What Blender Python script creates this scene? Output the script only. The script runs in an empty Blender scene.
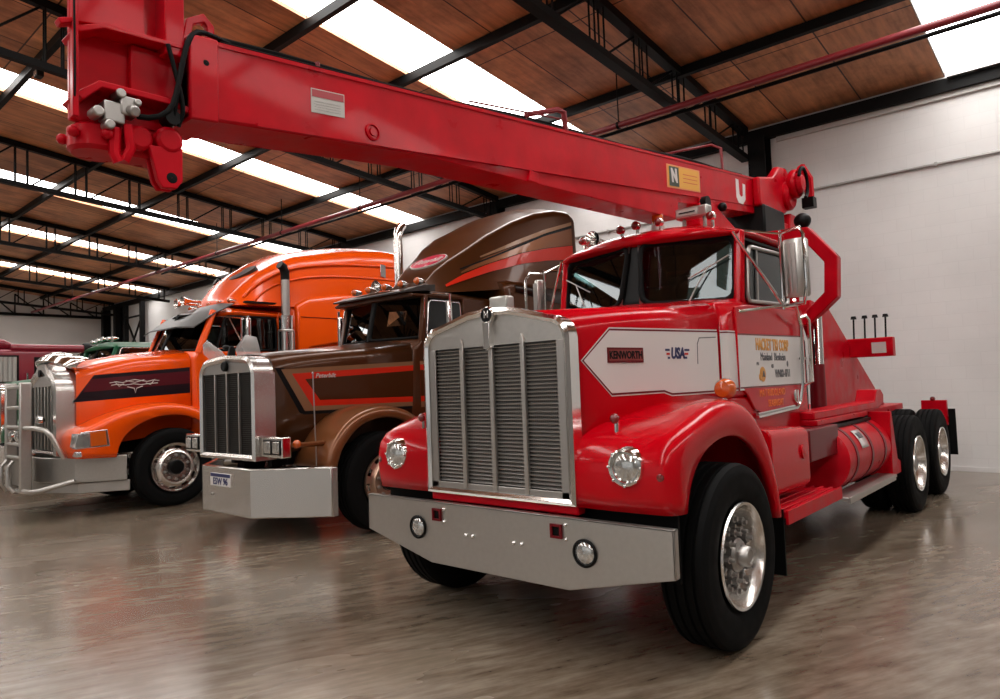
import bpy, math, random
from mathutils import Vector, Matrix
random.seed(7)
scene = bpy.context.scene
COL = scene.collection

# ------------------------------------------------------------------ camera
CAM_POS = Vector((2.918, -3.179, 1.566))
YAW, PITCH, ROLL, FPX = 0.723, 0.051, -0.037, 696.8
_f = Vector((-math.sin(YAW)*math.cos(PITCH), math.cos(YAW)*math.cos(PITCH), math.sin(PITCH)))
_r = _f.cross(Vector((0, 0, 1))).normalized()
_u = _r.cross(_f)
_r2 = _r*math.cos(ROLL) + _u*math.sin(ROLL)
_u2 = -_r*math.sin(ROLL) + _u*math.cos(ROLL)
cd = bpy.data.cameras.new('camera')
cd.sensor_fit = 'HORIZONTAL'; cd.sensor_width = 36.0
cd.lens = FPX*36.0/1000.0
cd.clip_start = 0.05; cd.clip_end = 200
cam = bpy.data.objects.new('camera', cd)
cam.matrix_world = Matrix(((_r2.x, _u2.x, -_f.x, CAM_POS.x), (_r2.y, _u2.y, -_f.y, CAM_POS.y),
                           (_r2.z, _u2.z, -_f.z, CAM_POS.z), (0, 0, 0, 1)))
COL.objects.link(cam); scene.camera = cam

# ------------------------------------------------------------------ world, light, exposure
w = bpy.data.worlds.new('world'); scene.world = w; w.use_nodes = True
bg = w.node_tree.nodes['Background']; bg.inputs[0].default_value = (0.85, 0.92, 1.0, 1); bg.inputs[1].default_value = 0.15
SKYLIGHT = 9.0
def area(name, loc, rot, sx, sy, power, col=(1, 1, 1)):
    l = bpy.data.lights.new(name, 'AREA'); l.shape = 'RECTANGLE'; l.size = sx; l.size_y = sy
    l.energy = power; l.color = col
    o = bpy.data.objects.new(name, l); o.location = loc; o.rotation_euler = rot; COL.objects.link(o); return o
# daylight through the big open loading door in the front wall, behind the camera
area('loading_door_daylight', (-3.0, -13.7, 2.4), (math.radians(90), 0, 0), 14, 4.2, 80, (1.0, 0.97, 0.93))
vs = scene.view_settings
vs.view_transform = 'Standard'; vs.look = 'None'; vs.gamma = 1.0; vs.use_curve_mapping = False
vs.exposure = 0.04

# ------------------------------------------------------------------ materials
MATS = {}
def pm(name, col, rough=.5, metal=0.0, coat=0.0, spec=.5, emit=None, estr=1.0, alpha=1.0, noise=None, bump=None):
    m = bpy.data.materials.new(name); m.use_nodes = True
    nt = m.node_tree; b = nt.nodes['Principled BSDF']
    b.inputs['Base Color'].default_value = (*col, 1); b.inputs['Roughness'].default_value = rough
    b.inputs['Metallic'].default_value = metal; b.inputs['Coat Weight'].default_value = coat
    b.inputs['Coat Roughness'].default_value = .06
    b.inputs['Specular IOR Level'].default_value = spec; b.inputs['Alpha'].default_value = alpha
    if emit:
        b.inputs['Emission Color'].default_value = (*emit, 1); b.inputs['Emission Strength'].default_value = estr
    if noise or bump:
        tc = nt.nodes.new('ShaderNodeTexCoord')
    if noise:      # (scale, amount of brightness change, roughness change)
        n = nt.nodes.new('ShaderNodeTexNoise'); n.inputs['Scale'].default_value = noise[0]; n.inputs['Detail'].default_value = 6
        nt.links.new(tc.outputs['Object'], n.inputs['Vector'])
        r = nt.nodes.new('ShaderNodeMapRange'); r.inputs['From Min'].default_value = .3; r.inputs['From Max'].default_value = .7
        r.inputs['To Min'].default_value = 1-noise[1]; r.inputs['To Max'].default_value = 1+noise[1]
        nt.links.new(n.outputs['Fac'], r.inputs['Value'])
        mx = nt.nodes.new('ShaderNodeVectorMath'); mx.operation = 'SCALE'; mx.inputs[0].default_value = col
        nt.links.new(r.outputs['Result'], mx.inputs['Scale']); nt.links.new(mx.outputs[0], b.inputs['Base Color'])
        r2 = nt.nodes.new('ShaderNodeMapRange'); r2.inputs['From Min'].default_value = .3; r2.inputs['From Max'].default_value = .7
        r2.inputs['To Min'].default_value = max(.02, rough-noise[2]); r2.inputs['To Max'].default_value = rough+noise[2]
        nt.links.new(n.outputs['Fac'], r2.inputs['Value']); nt.links.new(r2.outputs['Result'], b.inputs['Roughness'])
    if bump:
        n = nt.nodes.new('ShaderNodeTexNoise'); n.inputs['Scale'].default_value = bump[0]; n.inputs['Detail'].default_value = 3
        nt.links.new(tc.outputs['Object'], n.inputs['Vector'])
        bp = nt.nodes.new('ShaderNodeBump'); bp.inputs['Strength'].default_value = bump[1]; bp.inputs['Distance'].default_value = .02
        nt.links.new(n.outputs['Fac'], bp.inputs['Height']); nt.links.new(bp.outputs['Normal'], b.inputs['Normal'])
    MATS[name] = m; return m
def glass(name, tint, refl=.10):
    m = bpy.data.materials.new(name); m.use_nodes = True; nt = m.node_tree; nt.nodes.clear()
    o = nt.nodes.new('ShaderNodeOutputMaterial'); t = nt.nodes.new('ShaderNodeBsdfTransparent'); g = nt.nodes.new('ShaderNodeBsdfGlossy')
    t.inputs[0].default_value = (*tint, 1); g.inputs['Roughness'].default_value = .02; g.inputs[0].default_value = (.9, .95, .97, 1)
    lw = nt.nodes.new('ShaderNodeFresnel'); lw.inputs[0].default_value = 1.5
    mx = nt.nodes.new('ShaderNodeMixShader')
    nt.links.new(lw.outputs[0], mx.inputs[0]); nt.links.new(t.outputs[0], mx.inputs[1]); nt.links.new(g.outputs[0], mx.inputs[2])
    nt.links.new(mx.outputs[0], o.inputs['Surface']); MATS[name] = m; return m
RED = pm('red_paint', (.48, .0003, .0060), .20, 0, .28, .13, noise=(2.5, .06, .03))
REDOLD = pm('weathered_red_paint', (.47, .0003, .0085), .36, 0, .10, .12, noise=(5, .16, .1), bump=(6, .12))
DKRED = pm('dark_red_paint', (.13, .001, .005), .4, 0, .2, .25)
BROWN = pm('brown_metallic_paint', (.062, .0190, .0045), .28, .25, .28, .2)
BROWND = pm('dark_brown_paint', (.014, .005, .003), .3, .1, .3, .25)
TAN = pm('tan_paint', (.24, .125, .062), .3, .2, .3, .3)
STRIPE = pm('orange_red_stripe_paint', (.55, .018, .004), .32, 0, .2, .25)
ORANGE = pm('orange_paint', (.84, .082, .0015), .26, 0, .45, .3)
MAROON = pm('maroon_stripe_paint', (.07, .005, .010), .3, 0, .25, .25)
NAVY = pm('black_violet_stripe_paint', (.008, .004, .007), .3, 0, .25, .25)
GREEN = pm('green_paint', (.002, .085, .032), .3, 0, .12, .15)
CHROME = pm('chrome', (.80, .79, .77), .12, 1.0)
ALU = pm('brushed_aluminium', (.50, .48, .45), .36, .95, noise=(30, .04, .05))
STEEL = pm('satin_steel', (.42, .40, .38), .38, .9)
RIM = pm('polished_alloy', (.78, .76, .73), .22, 1.0)
BLACK = pm('black_rubber', (.003, .003, .003), .6, spec=.12)
TYRE = pm('tyre_rubber', (.0035, .0035, .0035), .7, spec=.10, noise=(9, .15, .06))
BLKP = pm('black_paint', (.003, .003, .003), .45, spec=.18)
STEELB = pm('black_steel', (.003, .0028, .0027), .55, spec=.15)
WHITE = pm('white_paint', (.66, .63, .61), .3, 0, .6)
OFFW = pm('grey_white_plastic', (.5, .48, .45), .45)
GOLD = pm('gold_lettering', (.62, .27, .03), .4)
GREYL = pm('grey_lettering', (.10, .10, .11), .5)
NAVYL = pm('navy_lettering', (.015, .02, .09), .5)
ORL = pm('orange_lettering', (.85, .20, .02), .5)
YEL = pm('yellow_sticker', (.72, .36, .025), .45)
POLISH = pm('polished_steel', (.60, .58, .55), .26, .92)
DGREEN = pm('dark_green_sticker', (.02, .035, .02), .5)
AMBER = pm('amber_lens', (.55, .09, .008), .2, 0, .8)
REDLENS = pm('red_lens', (.18, .008, .008), .15, 0, .9)
LENS = pm('clear_lens', (.52, .52, .50), .12, .75, 1.0, noise=(38, .35, .05))
INTER = pm('cab_interior', (.010, .009, .008), .7, spec=.2)
GREYIN = pm('grey_cab_lining', (.02, .02, .02), .7)
PIPE = pm('red_pipe_paint', (.20, .010, .016), .4, 0, .2)
MAGENTA = pm('badge_red', (.55, .02, .06), .3, 0, .6)
CURTAIN = pm('pale_curtain', (.42, .40, .37), .8)
COPPER = pm('copper_tinted_wheel', (.50, .33, .24), .3, .9)
GLASS = glass('tinted_glass', (.24, .29, .27))
GLASSD = glass('dark_glass', (.10, .115, .11))
ACRYL = pm('cloudy_acrylic', (.75, .74, .73), .25, 0, .3, alpha=.4)

# ------------------------------------------------------------------ mesh helpers
class MB:
    """collects shapes into one mesh"""
    def __init__(s): s.v = []; s.f = []; s.m = []
    def add(s, vs, fs, mi=0, M=None):
        n = len(s.v)
        for p in vs:
            p = Vector(p); s.v.append(M @ p if M is not None else p)
        for f in fs: s.f.append([i+n for i in f]); s.m.append(mi)
        return s
    def box(s, c, d, mi=0, M=None):
        x, y, z = [k/2 for k in d]; cx, cy, cz = c
        vs = [(cx+i*x, cy+j*y, cz+k*z) for i in (-1, 1) for j in (-1, 1) for k in (-1, 1)]
        return s.add(vs, [(0, 1, 3, 2), (4, 6, 7, 5), (0, 4, 5, 1), (2, 3, 7, 6), (0, 2, 6, 4), (1, 5, 7, 3)], mi, M)
    def span(s, a, b, mi=0, M=None):
        return s.box([(p+q)/2 for p, q in zip(a, b)], [abs(q-p) for p, q in zip(a, b)], mi, M)
    def cyl(s, p0, p1, r0, r1=None, n=16, mi=0, cap=True):
        r1 = r0 if r1 is None else r1
        p0 = Vector(p0); p1 = Vector(p1); d = (p1-p0).normalized()
        a = d.orthogonal().normalized(); b = d.cross(a)
        vs = []
        for p, r in ((p0, r0), (p1, r1)):
            for i in range(n):
                t = 2*math.pi*(i+.5)/n; vs.append(p + a*r*math.cos(t) + b*r*math.sin(t))
        fs = [(i, (i+1) % n, n+(i+1) % n, n+i) for i in range(n)]
        if cap: fs += [tuple(range(n-1, -1, -1)), tuple(range(n, 2*n))]
        return s.add(vs, fs, mi)
    def tube(s, pts, r, n=8, mi=0, closed=False, up=None):
        pts = [Vector(p) for p in pts]; N = len(pts); rings = []
        ref = None
        for i, p in enumerate(pts):
            if closed: d = pts[(i+1) % N]-pts[i-1]
            else: d = pts[min(i+1, N-1)]-pts[max(i-1, 0)]
            d.normalize()
            if ref is None: ref = Vector(up) if up else d.orthogonal()
            a = (ref - d*ref.dot(d))
            a = a.normalized() if a.length > 1e-5 else d.orthogonal().normalized()
            ref = a; b = d.cross(a)
            k = 1.0
            if (closed or 0 < i < N-1):
                e0 = (pts[i]-pts[i-1]).normalized(); e1 = (pts[(i+1) % N]-pts[i]).normalized()
                k = min(1.35, 1/max(.5, math.sqrt(max(0, (1+e0.dot(e1))/2))))
            rings.append([p + (a*math.cos(2*math.pi*(j+.5)/n) + b*math.sin(2*math.pi*(j+.5)/n))*r*k for j in range(n)])
        return s.loft(rings, mi=mi, cap=not closed, wrap=closed)
    def loft(s, rings, mi=0, cap=True, wrap=False, ring_closed=True):
        n = len(rings[0]); vs = [p for r in rings for p in r]; R = len(rings); fs = []
        for i in range(R if wrap else R-1):
            i2 = (i+1) % R
            for j in range(n if ring_closed else n-1):
                j2 = (j+1) % n
                fs.append((i*n+j, i*n+j2, i2*n+j2, i2*n+j))
        if cap and ring_closed:
            fs += [tuple(range(n-1, -1, -1)), tuple((R-1)*n+j for j in range(n))]
        return s.add(vs, fs, mi)
    def lathe(s, prof, o=(0, 0, 0), axis='x', n=32, mi=0, skip=None):
        """prof: (radius, along) list"""
        vs = []; ox, oy, oz = o
        for r, h in prof:
            for i in range(n):
                t = 2*math.pi*i/n; c, q = r*math.cos(t), r*math.sin(t)
                vs.append({'x': (ox+h, oy+c, oz+q), 'y': (ox+c, oy+h, oz+q), 'z': (ox+c, oy+q, oz+h)}[axis])
        fs = []
        for k in range(len(prof)-1):
            for i in range(n):
                if skip and skip(k, i): continue
                i2 = (i+1) % n; fs.append((k*n+i, k*n+i2, (k+1)*n+i2, (k+1)*n+i))
        return s.add(vs, fs, mi)
    def prism(s, poly, axis, a, b, mi=0, M=None):
        """polygon in the other two axes (in xyz order), from a to b along axis"""
        n = len(poly); vs = []
        for h in (a, b):
            for p, q in poly:
                vs.append({'x': (h, p, q), 'y': (p, h, q), 'z': (p, q, h)}[axis])
        fs = [tuple(range(n-1, -1, -1)), tuple(range(n, 2*n))] + [(i, (i+1) % n, n+(i+1) % n, n+i) for i in range(n)]
        return s.add(vs, fs, mi, M)
    def quad(s, a, b, c, d, mi=0): return s.add([a, b, c, d], [(0, 1, 2, 3)], mi)
    def ball(s, c, r, n=12, mi=0, sc=(1, 1, 1)):
        rings = []
        m = max(5, n//2)
        vs = [(c[0], c[1], c[2]-r*sc[2])]
        for i in range(1, m):
            a = -math.pi/2 + math.pi*i/m
            for j in range(n):
                t = 2*math.pi*j/n
                vs.append((c[0]+r*sc[0]*math.cos(a)*math.cos(t), c[1]+r*sc[1]*math.cos(a)*math.sin(t), c[2]+r*sc[2]*math.sin(a)))
        vs.append((c[0], c[1], c[2]+r*sc[2])); fs = []
        for j in range(n): fs.append((0, 1+(j+1) % n, 1+j))
        for i in range(m-2):
            for j in range(n):
                a = 1+i*n+j; b = 1+i*n+(j+1) % n; fs.append((a, b, b+n, a+n))
        L = len(vs)-1
        for j in range(n): fs.append((L, 1+(m-2)*n+j, 1+(m-2)*n+(j+1) % n))
        return s.add(vs, fs, mi)
    def sheet(s, rows, mi=0):
        n = len(rows[0]); vs = [p for r in rows for p in r]
        return s.add(vs, [(i*n+j, i*n+j+1, (i+1)*n+j+1, (i+1)*n+j) for i in range(len(rows)-1) for j in range(n-1)], mi)
    def mirror_x(s):
        s.v = [Vector((-p.x, p.y, p.z)) for p in s.v]; s.f = [f[::-1] for f in s.f]; return s
    def build(s, name, mats, parent=None, bevel=0, seg=2, smooth=40, solid=0, sub=0, loc=None, fix=True):
        me = bpy.data.meshes.new(name)
        me.from_pydata([tuple(p) for p in s.v], [], s.f)
        if not isinstance(mats, (list, tuple)): mats = [mats]
        for m in mats: me.materials.append(m)
        for p, mi in zip(me.polygons, s.m): p.material_index = mi
        if fix:
            import bmesh
            bm = bmesh.new(); bm.from_mesh(me); bmesh.ops.recalc_face_normals(bm, faces=bm.faces); bm.to_mesh(me); bm.free()
        if smooth:
            me.polygons.foreach_set('use_smooth', [True]*len(me.polygons))
            me.set_sharp_from_angle(angle=math.radians(smooth))
        me.update()
        o = bpy.data.objects.new(name, me); COL.objects.link(o)
        if parent is not None: o.parent = parent
        if loc is not None: o.location = loc
        if solid:
            md = o.modifiers.new('solid', 'SOLIDIFY'); md.thickness = abs(solid); md.offset = 0
        if bevel:
            md = o.modifiers.new('bevel', 'BEVEL'); md.width = bevel; md.segments = seg; md.limit_method = 'ANGLE'; md.angle_limit = math.radians(40)
        if sub:
            md = o.modifiers.new('sub', 'SUBSURF'); md.levels = sub; md.render_levels = sub
        return o

def tag(o, label=None, cat=None, group=None, kind=None):
    if label: o['label'] = label
    if cat: o['category'] = cat
    if group: o['group'] = group
    if kind: o['kind'] = kind
    return o
def thing(name, label, cat, loc=(0, 0, 0), group=None, rz=0):
    o = bpy.data.objects.new(name, None); COL.objects.link(o); o.location = loc; o.rotation_euler = (0, 0, rz)
    o.empty_display_size = .2
    return tag(o, label, cat, group)
def struct(mb, name, mats, **k): return tag(mb.build(name, mats, **k), kind='structure')
def copy_obj(o, parent=None, loc=None, rz=None, deep=True):
    c = o.copy(); COL.objects.link(c)
    c.parent = parent
    if loc is not None: c.location = loc
    if rz is not None: c.rotation_euler = (0, 0, rz)
    if deep:
        for ch in list(o.children): copy_obj(ch, c)
    return c
def text(name, s, mat, parent, loc, size, xdir=(0, 1, 0), up=(0, 0, 1), sx=1.0, ext=.0015, align='CENTER', shear=0, bold=0):
    cu = bpy.data.curves.new(name, 'FONT'); cu.body = s; cu.size = size; cu.align_x = align; cu.align_y = 'CENTER'
    cu.extrude = ext; cu.shear = shear; cu.offset = bold; cu.materials.append(mat); cu.resolution_u = 3
    tmp = bpy.data.objects.new(name, cu); COL.objects.link(tmp); bpy.context.view_layer.update()
    me = bpy.data.meshes.new_from_object(tmp.evaluated_get(bpy.context.evaluated_depsgraph_get()))
    bpy.data.objects.remove(tmp); bpy.data.curves.remove(cu)
    if not me.materials: me.materials.append(mat)
    o = bpy.data.objects.new(name, me); COL.objects.link(o); o.parent = parent
    X = Vector(xdir).normalized(); Z = X.cross(Vector(up)).normalized(); Y = Z.cross(X)
    M = Matrix(((X.x*sx, Y.x, Z.x, loc[0]), (X.y*sx, Y.y, Z.y, loc[1]), (X.z*sx, Y.z, Z.z, loc[2]), (0, 0, 0, 1)))
    o.matrix_local = M
    return o
def spline(pts, n):
    """Catmull-Rom through pts, n samples evenly by chord length"""
    P = [Vector(p) for p in pts]; out = []
    P2 = [P[0]*2-P[1]] + P + [P[-1]*2-P[-2]]
    dense = []
    for i in range(1, len(P2)-2):
        for k in range(16):
            t = k/16; a, b, c, d = P2[i-1], P2[i], P2[i+1], P2[i+2]
            dense.append(.5*((2*b)+(c-a)*t+(2*a-5*b+4*c-d)*t*t+(3*b-a-3*c+d)*t**3))
    dense.append(P[-1]); L = [0]
    for a, b in zip(dense, dense[1:]): L.append(L[-1]+(b-a).length)
    j = 0
    for k in range(n):
        t = L[-1]*k/(n-1)
        while j < len(L)-2 and L[j+1] < t: j += 1
        q = (t-L[j])/max(1e-9, L[j+1]-L[j]); out.append(dense[j].lerp(dense[j+1], min(1, max(0, q))))
    return out
def rrect(w, z0, z1, r, y, n=4, crown=0, x0=0, rb=None):
    """rounded rectangle ring in the x-z plane at depth y; crown lifts the top middle"""
    rb = r if rb is None else rb
    pts = []
    def arc(cx, cz, rr, a0):
        for i in range(n+1):
            a = a0+math.pi/2*i/n; pts.append((x0+cx+rr*math.cos(a), y, cz+rr*math.sin(a)))
    arc(w-r, z1-r, r, 0)
    for i in range(1, 6):
        x = (w-r)*(1-2*i/6); pts.append((x0+x, y, z1+crown*(1-(x/(w-r))**2)))
    arc(-w+r, z1-r, r, math.pi/2); arc(-w+rb, z0+rb, rb, math.pi); arc(w-rb, z0+rb, rb, 1.5*math.pi)
    return pts

# ================================================================== THE HALL
def mat_nodes(name):
    m = bpy.data.materials.new(name); m.use_nodes = True; MATS[name] = m
    return m, m.node_tree, m.node_tree.nodes['Principled BSDF']
def ramp(nt, fac, stops):
    r = nt.nodes.new('ShaderNodeValToRGB'); nt.links.new(fac, r.inputs['Fac'])
    e = r.color_ramp.elements
    while len(e) < len(stops): e.new(.5)
    for k, (p, c) in enumerate(stops): e[k].position = p; e[k].color = (*c, 1) if len(c) == 3 else c
    return r.outputs['Color']
def noise(nt, vec, scale, detail=6, rough=.55):
    n = nt.nodes.new('ShaderNodeTexNoise'); n.inputs['Scale'].default_value = scale; n.inputs['Detail'].default_value = detail
    n.inputs['Roughness'].default_value = rough; nt.links.new(vec, n.inputs['Vector']); return n.outputs['Fac']
def mapping(nt, scale=(1, 1, 1), rot=(0, 0, 0), turn=0):
    tc = nt.nodes.new('ShaderNodeTexCoord'); mp = nt.nodes.new('ShaderNodeMapping')
    src = tc.outputs['Object']
    if turn:
        vr = nt.nodes.new('ShaderNodeVectorRotate'); vr.rotation_type = 'Z_AXIS'; vr.inputs['Angle'].default_value = turn
        nt.links.new(src, vr.inputs['Vector']); src = vr.outputs['Vector']
    mp.inputs['Scale'].default_value = scale; mp.inputs['Rotation'].default_value = rot
    nt.links.new(src, mp.inputs['Vector']); return mp.outputs['Vector']
def mixc(nt, fac, a, b, mode='MIX'):
    x = nt.nodes.new('ShaderNodeMix'); x.data_type = 'RGBA'; x.blend_type = mode
    for s, v in ((x.inputs[0], fac), (x.inputs[6], a), (x.inputs[7], b)):
        if hasattr(v, 'is_output'): nt.links.new(v, s)
        else: s.default_value = v if not isinstance(v, tuple) else ((*v, 1) if len(v) == 3 else v)
    return x.outputs[2]

# polished, stained concrete
FLOOR, nt, b = mat_nodes('polished_concrete')
v1 = mapping(nt, (5.5, .95, 1), turn=.42); v2 = mapping(nt); v4 = mapping(nt, (.9, .35, 1), turn=.42)
big = noise(nt, v4, .8, 4, .5)
base = ramp(nt, noise(nt, v1, 2.4, 6, .62), [(.28, (.105, .074, .049)), (.44, (.175, .134, .096)), (.58, (.235, .188, .141)), (.74, (.29, .245, .19))])
grain = ramp(nt, noise(nt, v2, 4.5, 5, .6), [(.34, (.84, .82, .80)), (.52, (1, 1, 1)), (.7, (1.08, 1.08, 1.07))])
base = mixc(nt, 1.0, base, grain, 'MULTIPLY')
wide = ramp(nt, big, [(.30, (.62, .56, .50)), (.52, (1, 1, 1)), (.70, (1.2, 1.19, 1.18))])
nt.links.new(mixc(nt, 1.0, base, wide, 'MULTIPLY'), b.inputs['Base Color'])
rr = nt.nodes.new('ShaderNodeMapRange'); nt.links.new(noise(nt, v4, 1.2, 4, .5), rr.inputs['Value'])
rr.inputs['From Min'].default_value = .3; rr.inputs['From Max'].default_value = .7
rr.inputs['To Min'].default_value = .16; rr.inputs['To Max'].default_value = .32
nt.links.new(rr.outputs['Result'], b.inputs['Roughness'])
b.inputs['Coat Weight'].default_value = .34; b.inputs['Coat Roughness'].default_value = .16
bp = nt.nodes.new('ShaderNodeBump'); bp.inputs['Strength'].default_value = .05; bp.inputs['Distance'].default_value = .01
nt.links.new(noise(nt, v1, 4, 3), bp.inputs['Height']); nt.links.new(bp.outputs['Normal'], b.inputs['Normal'])

# white painted blockwork
WALL, nt, b = mat_nodes('painted_blockwork')
def wallmat(m, nt, b, rot):
    v = mapping(nt, (1, 1, 1), rot)
    br = nt.nodes.new('ShaderNodeTexBrick'); nt.links.new(v, br.inputs['Vector'])
    br.inputs['Scale'].default_value = 1; br.inputs['Brick Width'].default_value = .40; br.inputs['Row Height'].default_value = .20
    br.inputs['Mortar Size'].default_value = .006; br.inputs['Mortar Smooth'].default_value = .4
    br.inputs['Color1'].default_value = (.73, .71, .695, 1); br.inputs['Color2'].default_value = (.715, .695, .68, 1); br.inputs['Mortar'].default_value = (.69, .67, .655, 1)
    n = ramp(nt, noise(nt, v, .7, 6), [(.3, (.90, .90, .90)), (.7, (1.05, 1.05, 1.05))])
    nt.links.new(mixc(nt, 1.0, br.outputs['Color'], n, 'MULTIPLY'), b.inputs['Base Color']); b.inputs['Roughness'].default_value = .6
    bp = nt.nodes.new('ShaderNodeBump'); bp.inputs['Strength'].default_value = .15; bp.inputs['Distance'].default_value = .003; bp.invert = True
    nt.links.new(br.outputs['Fac'], bp.inputs['Height']); nt.links.new(bp.outputs['Normal'], b.inputs['Normal'])
wallmat(WALL, nt, b, (math.radians(-90), 0, 0))
WALLS, nt, b = mat_nodes('painted_side_blockwork')
v = mapping(nt); n = ramp(nt, noise(nt, v, .6, 5), [(.3, (.68, .665, .64)), (.7, (.76, .745, .72))])
nt.links.new(n, b.inputs['Base Color']); b.inputs['Roughness'].default_value = .65
WALLF = pm('raw_concrete_wall', (.20, .19, .18), .8, noise=(.8, .2, .05))

# plywood roof lining
ROOF, nt, b = mat_nodes('plywood_lining')
v = mapping(nt, (1, 1, 1), (0, 0, math.radians(90)))
br = nt.nodes.new('ShaderNodeTexBrick'); nt.links.new(v, br.inputs['Vector'])
br.offset = 0; br.inputs['Scale'].default_value = 1; br.inputs['Brick Width'].default_value = 2.4; br.inputs['Row Height'].default_value = 1.2
br.inputs['Mortar Size'].default_value = .012; br.inputs['Color1'].default_value = (.74, .35, .165, 1); br.inputs['Color2'].default_value = (.54, .235, .105, 1)
br.inputs['Mortar'].default_value = (.06, .025, .012, 1)
v2 = mapping(nt, (7, .8, 1)); g = ramp(nt, noise(nt, v2, 1.6, 8, .6), [(.3, (.62, .60, .58)), (.52, (1, 1, 1)), (.75, (1.25, 1.22, 1.2))])
v3 = mapping(nt, (1, 1, 1)); st = ramp(nt, noise(nt, v3, .9, 6, .65), [(.35, (.55, .5, .45)), (.55, (1, 1, 1))])
nt.links.new(mixc(nt, 1.0, mixc(nt, 1.0, br.outputs['Color'], g, 'MULTIPLY'), st, 'MULTIPLY'), b.inputs['Base Color'])
b.inputs['Roughness'].default_value = .5

SKY, nt, b = mat_nodes('translucent_roof_sheet')
b.inputs['Base Color'].default_value = (.8, .8, .8, 1)
b.inputs['Emission Color'].default_value = (1, .985, .96, 1); b.inputs['Emission Strength'].default_value = SKYLIGHT

XL, XR, YB, YF, YRIDGE = -33.7, 9.6, 9.45, -14.0, -4.0
def rz(y): return 6.1 + .115*(9.4 - y) if y >= YRIDGE else 6.1+.115*13.4 - .115*(YRIDGE-y)

struct(MB().span((XL-.3, YF-.3, -.2), (XR+.3, YB+.3, 0)), 'floor', FLOOR, smooth=0)
struct(MB().span((XL-.3, YB, 0), (XR+.3, YB+.25, 6.5)), 'wall_back', WALL, smooth=0)
struct(MB().prism([(YF-.3, 0), (YB+.3, 0), (YB+.3, 6.2), (YRIDGE, 7.9), (YF-.3, 6.6)], 'x', XL-.3, XL), 'wall_left', WALLS, smooth=0)
struct(MB().prism([(YF-.3, 0), (YB+.3, 0), (YB+.3, 6.2), (YRIDGE, 7.9), (YF-.3, 6.6)], 'x', XR, XR+.3), 'wall_right', WALLF, smooth=0)
m = MB().span((XL, YF-.3, 0), (-10.5, YF, 6.8)).span((4.5, YF-.3, 0), (XR, YF, 6.8)).span((-10.5, YF-.3, 4.6), (4.5, YF, 6.8))
struct(m, 'wall_front', WALLF, smooth=0)
SKYX = [(-28.25, -27.35), (-22.45, -21.5), (-17.4, -16.35), (-11.73, -10.8), (-5.47, -4.38), (1.2, 2.27), (7.4, 8.47)]  # last skylight is out of view, added to the row for light
m = MB(); xs = [XL] + [x for p in SKYX for x in p] + [XR]
for a, c in zip(xs[0::2], xs[1::2]):
    m.prism([(YB, rz(YB)), (YRIDGE, rz(YRIDGE)), (YRIDGE, rz(YRIDGE)+.06), (YB, rz(YB)+.06)], 'x', a, c)
    m.prism([(YRIDGE, rz(YRIDGE)), (YF, rz(YF)), (YF, rz(YF)+.06), (YRIDGE, rz(YRIDGE)+.06)], 'x', a, c)
struct(m, 'ceiling', ROOF, smooth=0)
for k, (a, c) in enumerate(SKYX):
    m = MB()
    for y0, y1 in ((YB, YRIDGE), (YRIDGE, YF)):
        m.prism([(y0, rz(y0)+.062), (y1, rz(y1)+.062), (y1, rz(y1)+.09), (y0, rz(y0)+.09)], 'x', a-.05, c+.05)
    struct(m, 'window_%d' % (k+1), SKY, smooth=0)
# eaves beam and flashing along the back wall
struct(MB().span((XL, YB-.14, 5.82), (XR, YB-.01, 6.02)), 'trim_1', STEELB, smooth=0)
struct(MB().span((-1.4, YB-.06, 5.74), (XR, YB-.003, 5.82)), 'trim_2', OFFW, smooth=0)
struct(MB().span((1.25, YB-.26, 5.99), (XR, YB-.15, 6.05)), 'trim_3', STEEL, smooth=0)
struct(MB().span((XL, YB-.025, 0), (XR, YB-.002, .07)), 'baseboard_back', WALL, smooth=0)

# roof trusses: lattice girders running towards the back wall
TX = [-32.2, -26.2, -20.2, -14.1, -8.02, -1.93]
TL = ['black lattice roof truss nearest the far white end wall', 'black lattice roof truss, second from the far white end wall',
      'black lattice roof truss, third from the far white end wall', 'black lattice roof truss high above the orange truck',
      'black lattice roof truss above the brown truck', 'heavy black lattice roof truss meeting the wall behind the crane boom base']
for X, lab in zip(TX, TL):
    t = thing('roof_truss', lab, 'truss', (X, YB, 6.0), 'lattice roof trusses')
    def tz(y): return rz(y)-.075
    def bz(y): return rz(y)-.60-.04*(9-max(y, YRIDGE))*(1 if y > YRIDGE else 1)
    def loc(p): return (p[0], p[1]-YB, p[2]-6.0)
    w = .075 if X > -4 else .055
    m = MB()
    for y0, y1 in ((9.3, YRIDGE), (YRIDGE, -13.9)):
        m.prism([(y0-YB, tz(y0)-6-.06), (y1-YB, tz(y1)-6-.06), (y1-YB, tz(y1)-6+.06), (y0-YB, tz(y0)-6+.06)], 'x', -w, w)
    m.build('top_chord', STEELB, t, smooth=0)
    m = MB()
    for y0, y1 in ((9.3, YRIDGE), (YRIDGE, -13.9)):
        m.prism([(y0-YB, bz(y0)-6-.05), (y1-YB, bz(y1)-6-.05), (y1-YB, bz(y1)-6+.05), (y0-YB, bz(y0)-6+.05)], 'x', -w, w)
    m.build('bottom_chord', STEELB, t, smooth=0)
    m = MB(); y = 9.1
    while y > -13:
        for dx in (-.04, .04):
            m.cyl(loc((dx, y, tz(y))), loc((dx, y, bz(y))), .014, n=6)
            m.cyl(loc((dx, y-.22, tz(y-.22))), loc((dx, y-.22, bz(y-.22))), .014, n=6)
        m.cyl(loc((0, y-.22, tz(y-.22))), loc((0, y-1.1, bz(y-1.1))), .018, n=6)
        y -= 1.13
    m.build('lattice', STEELB, t, smooth=0)
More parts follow.
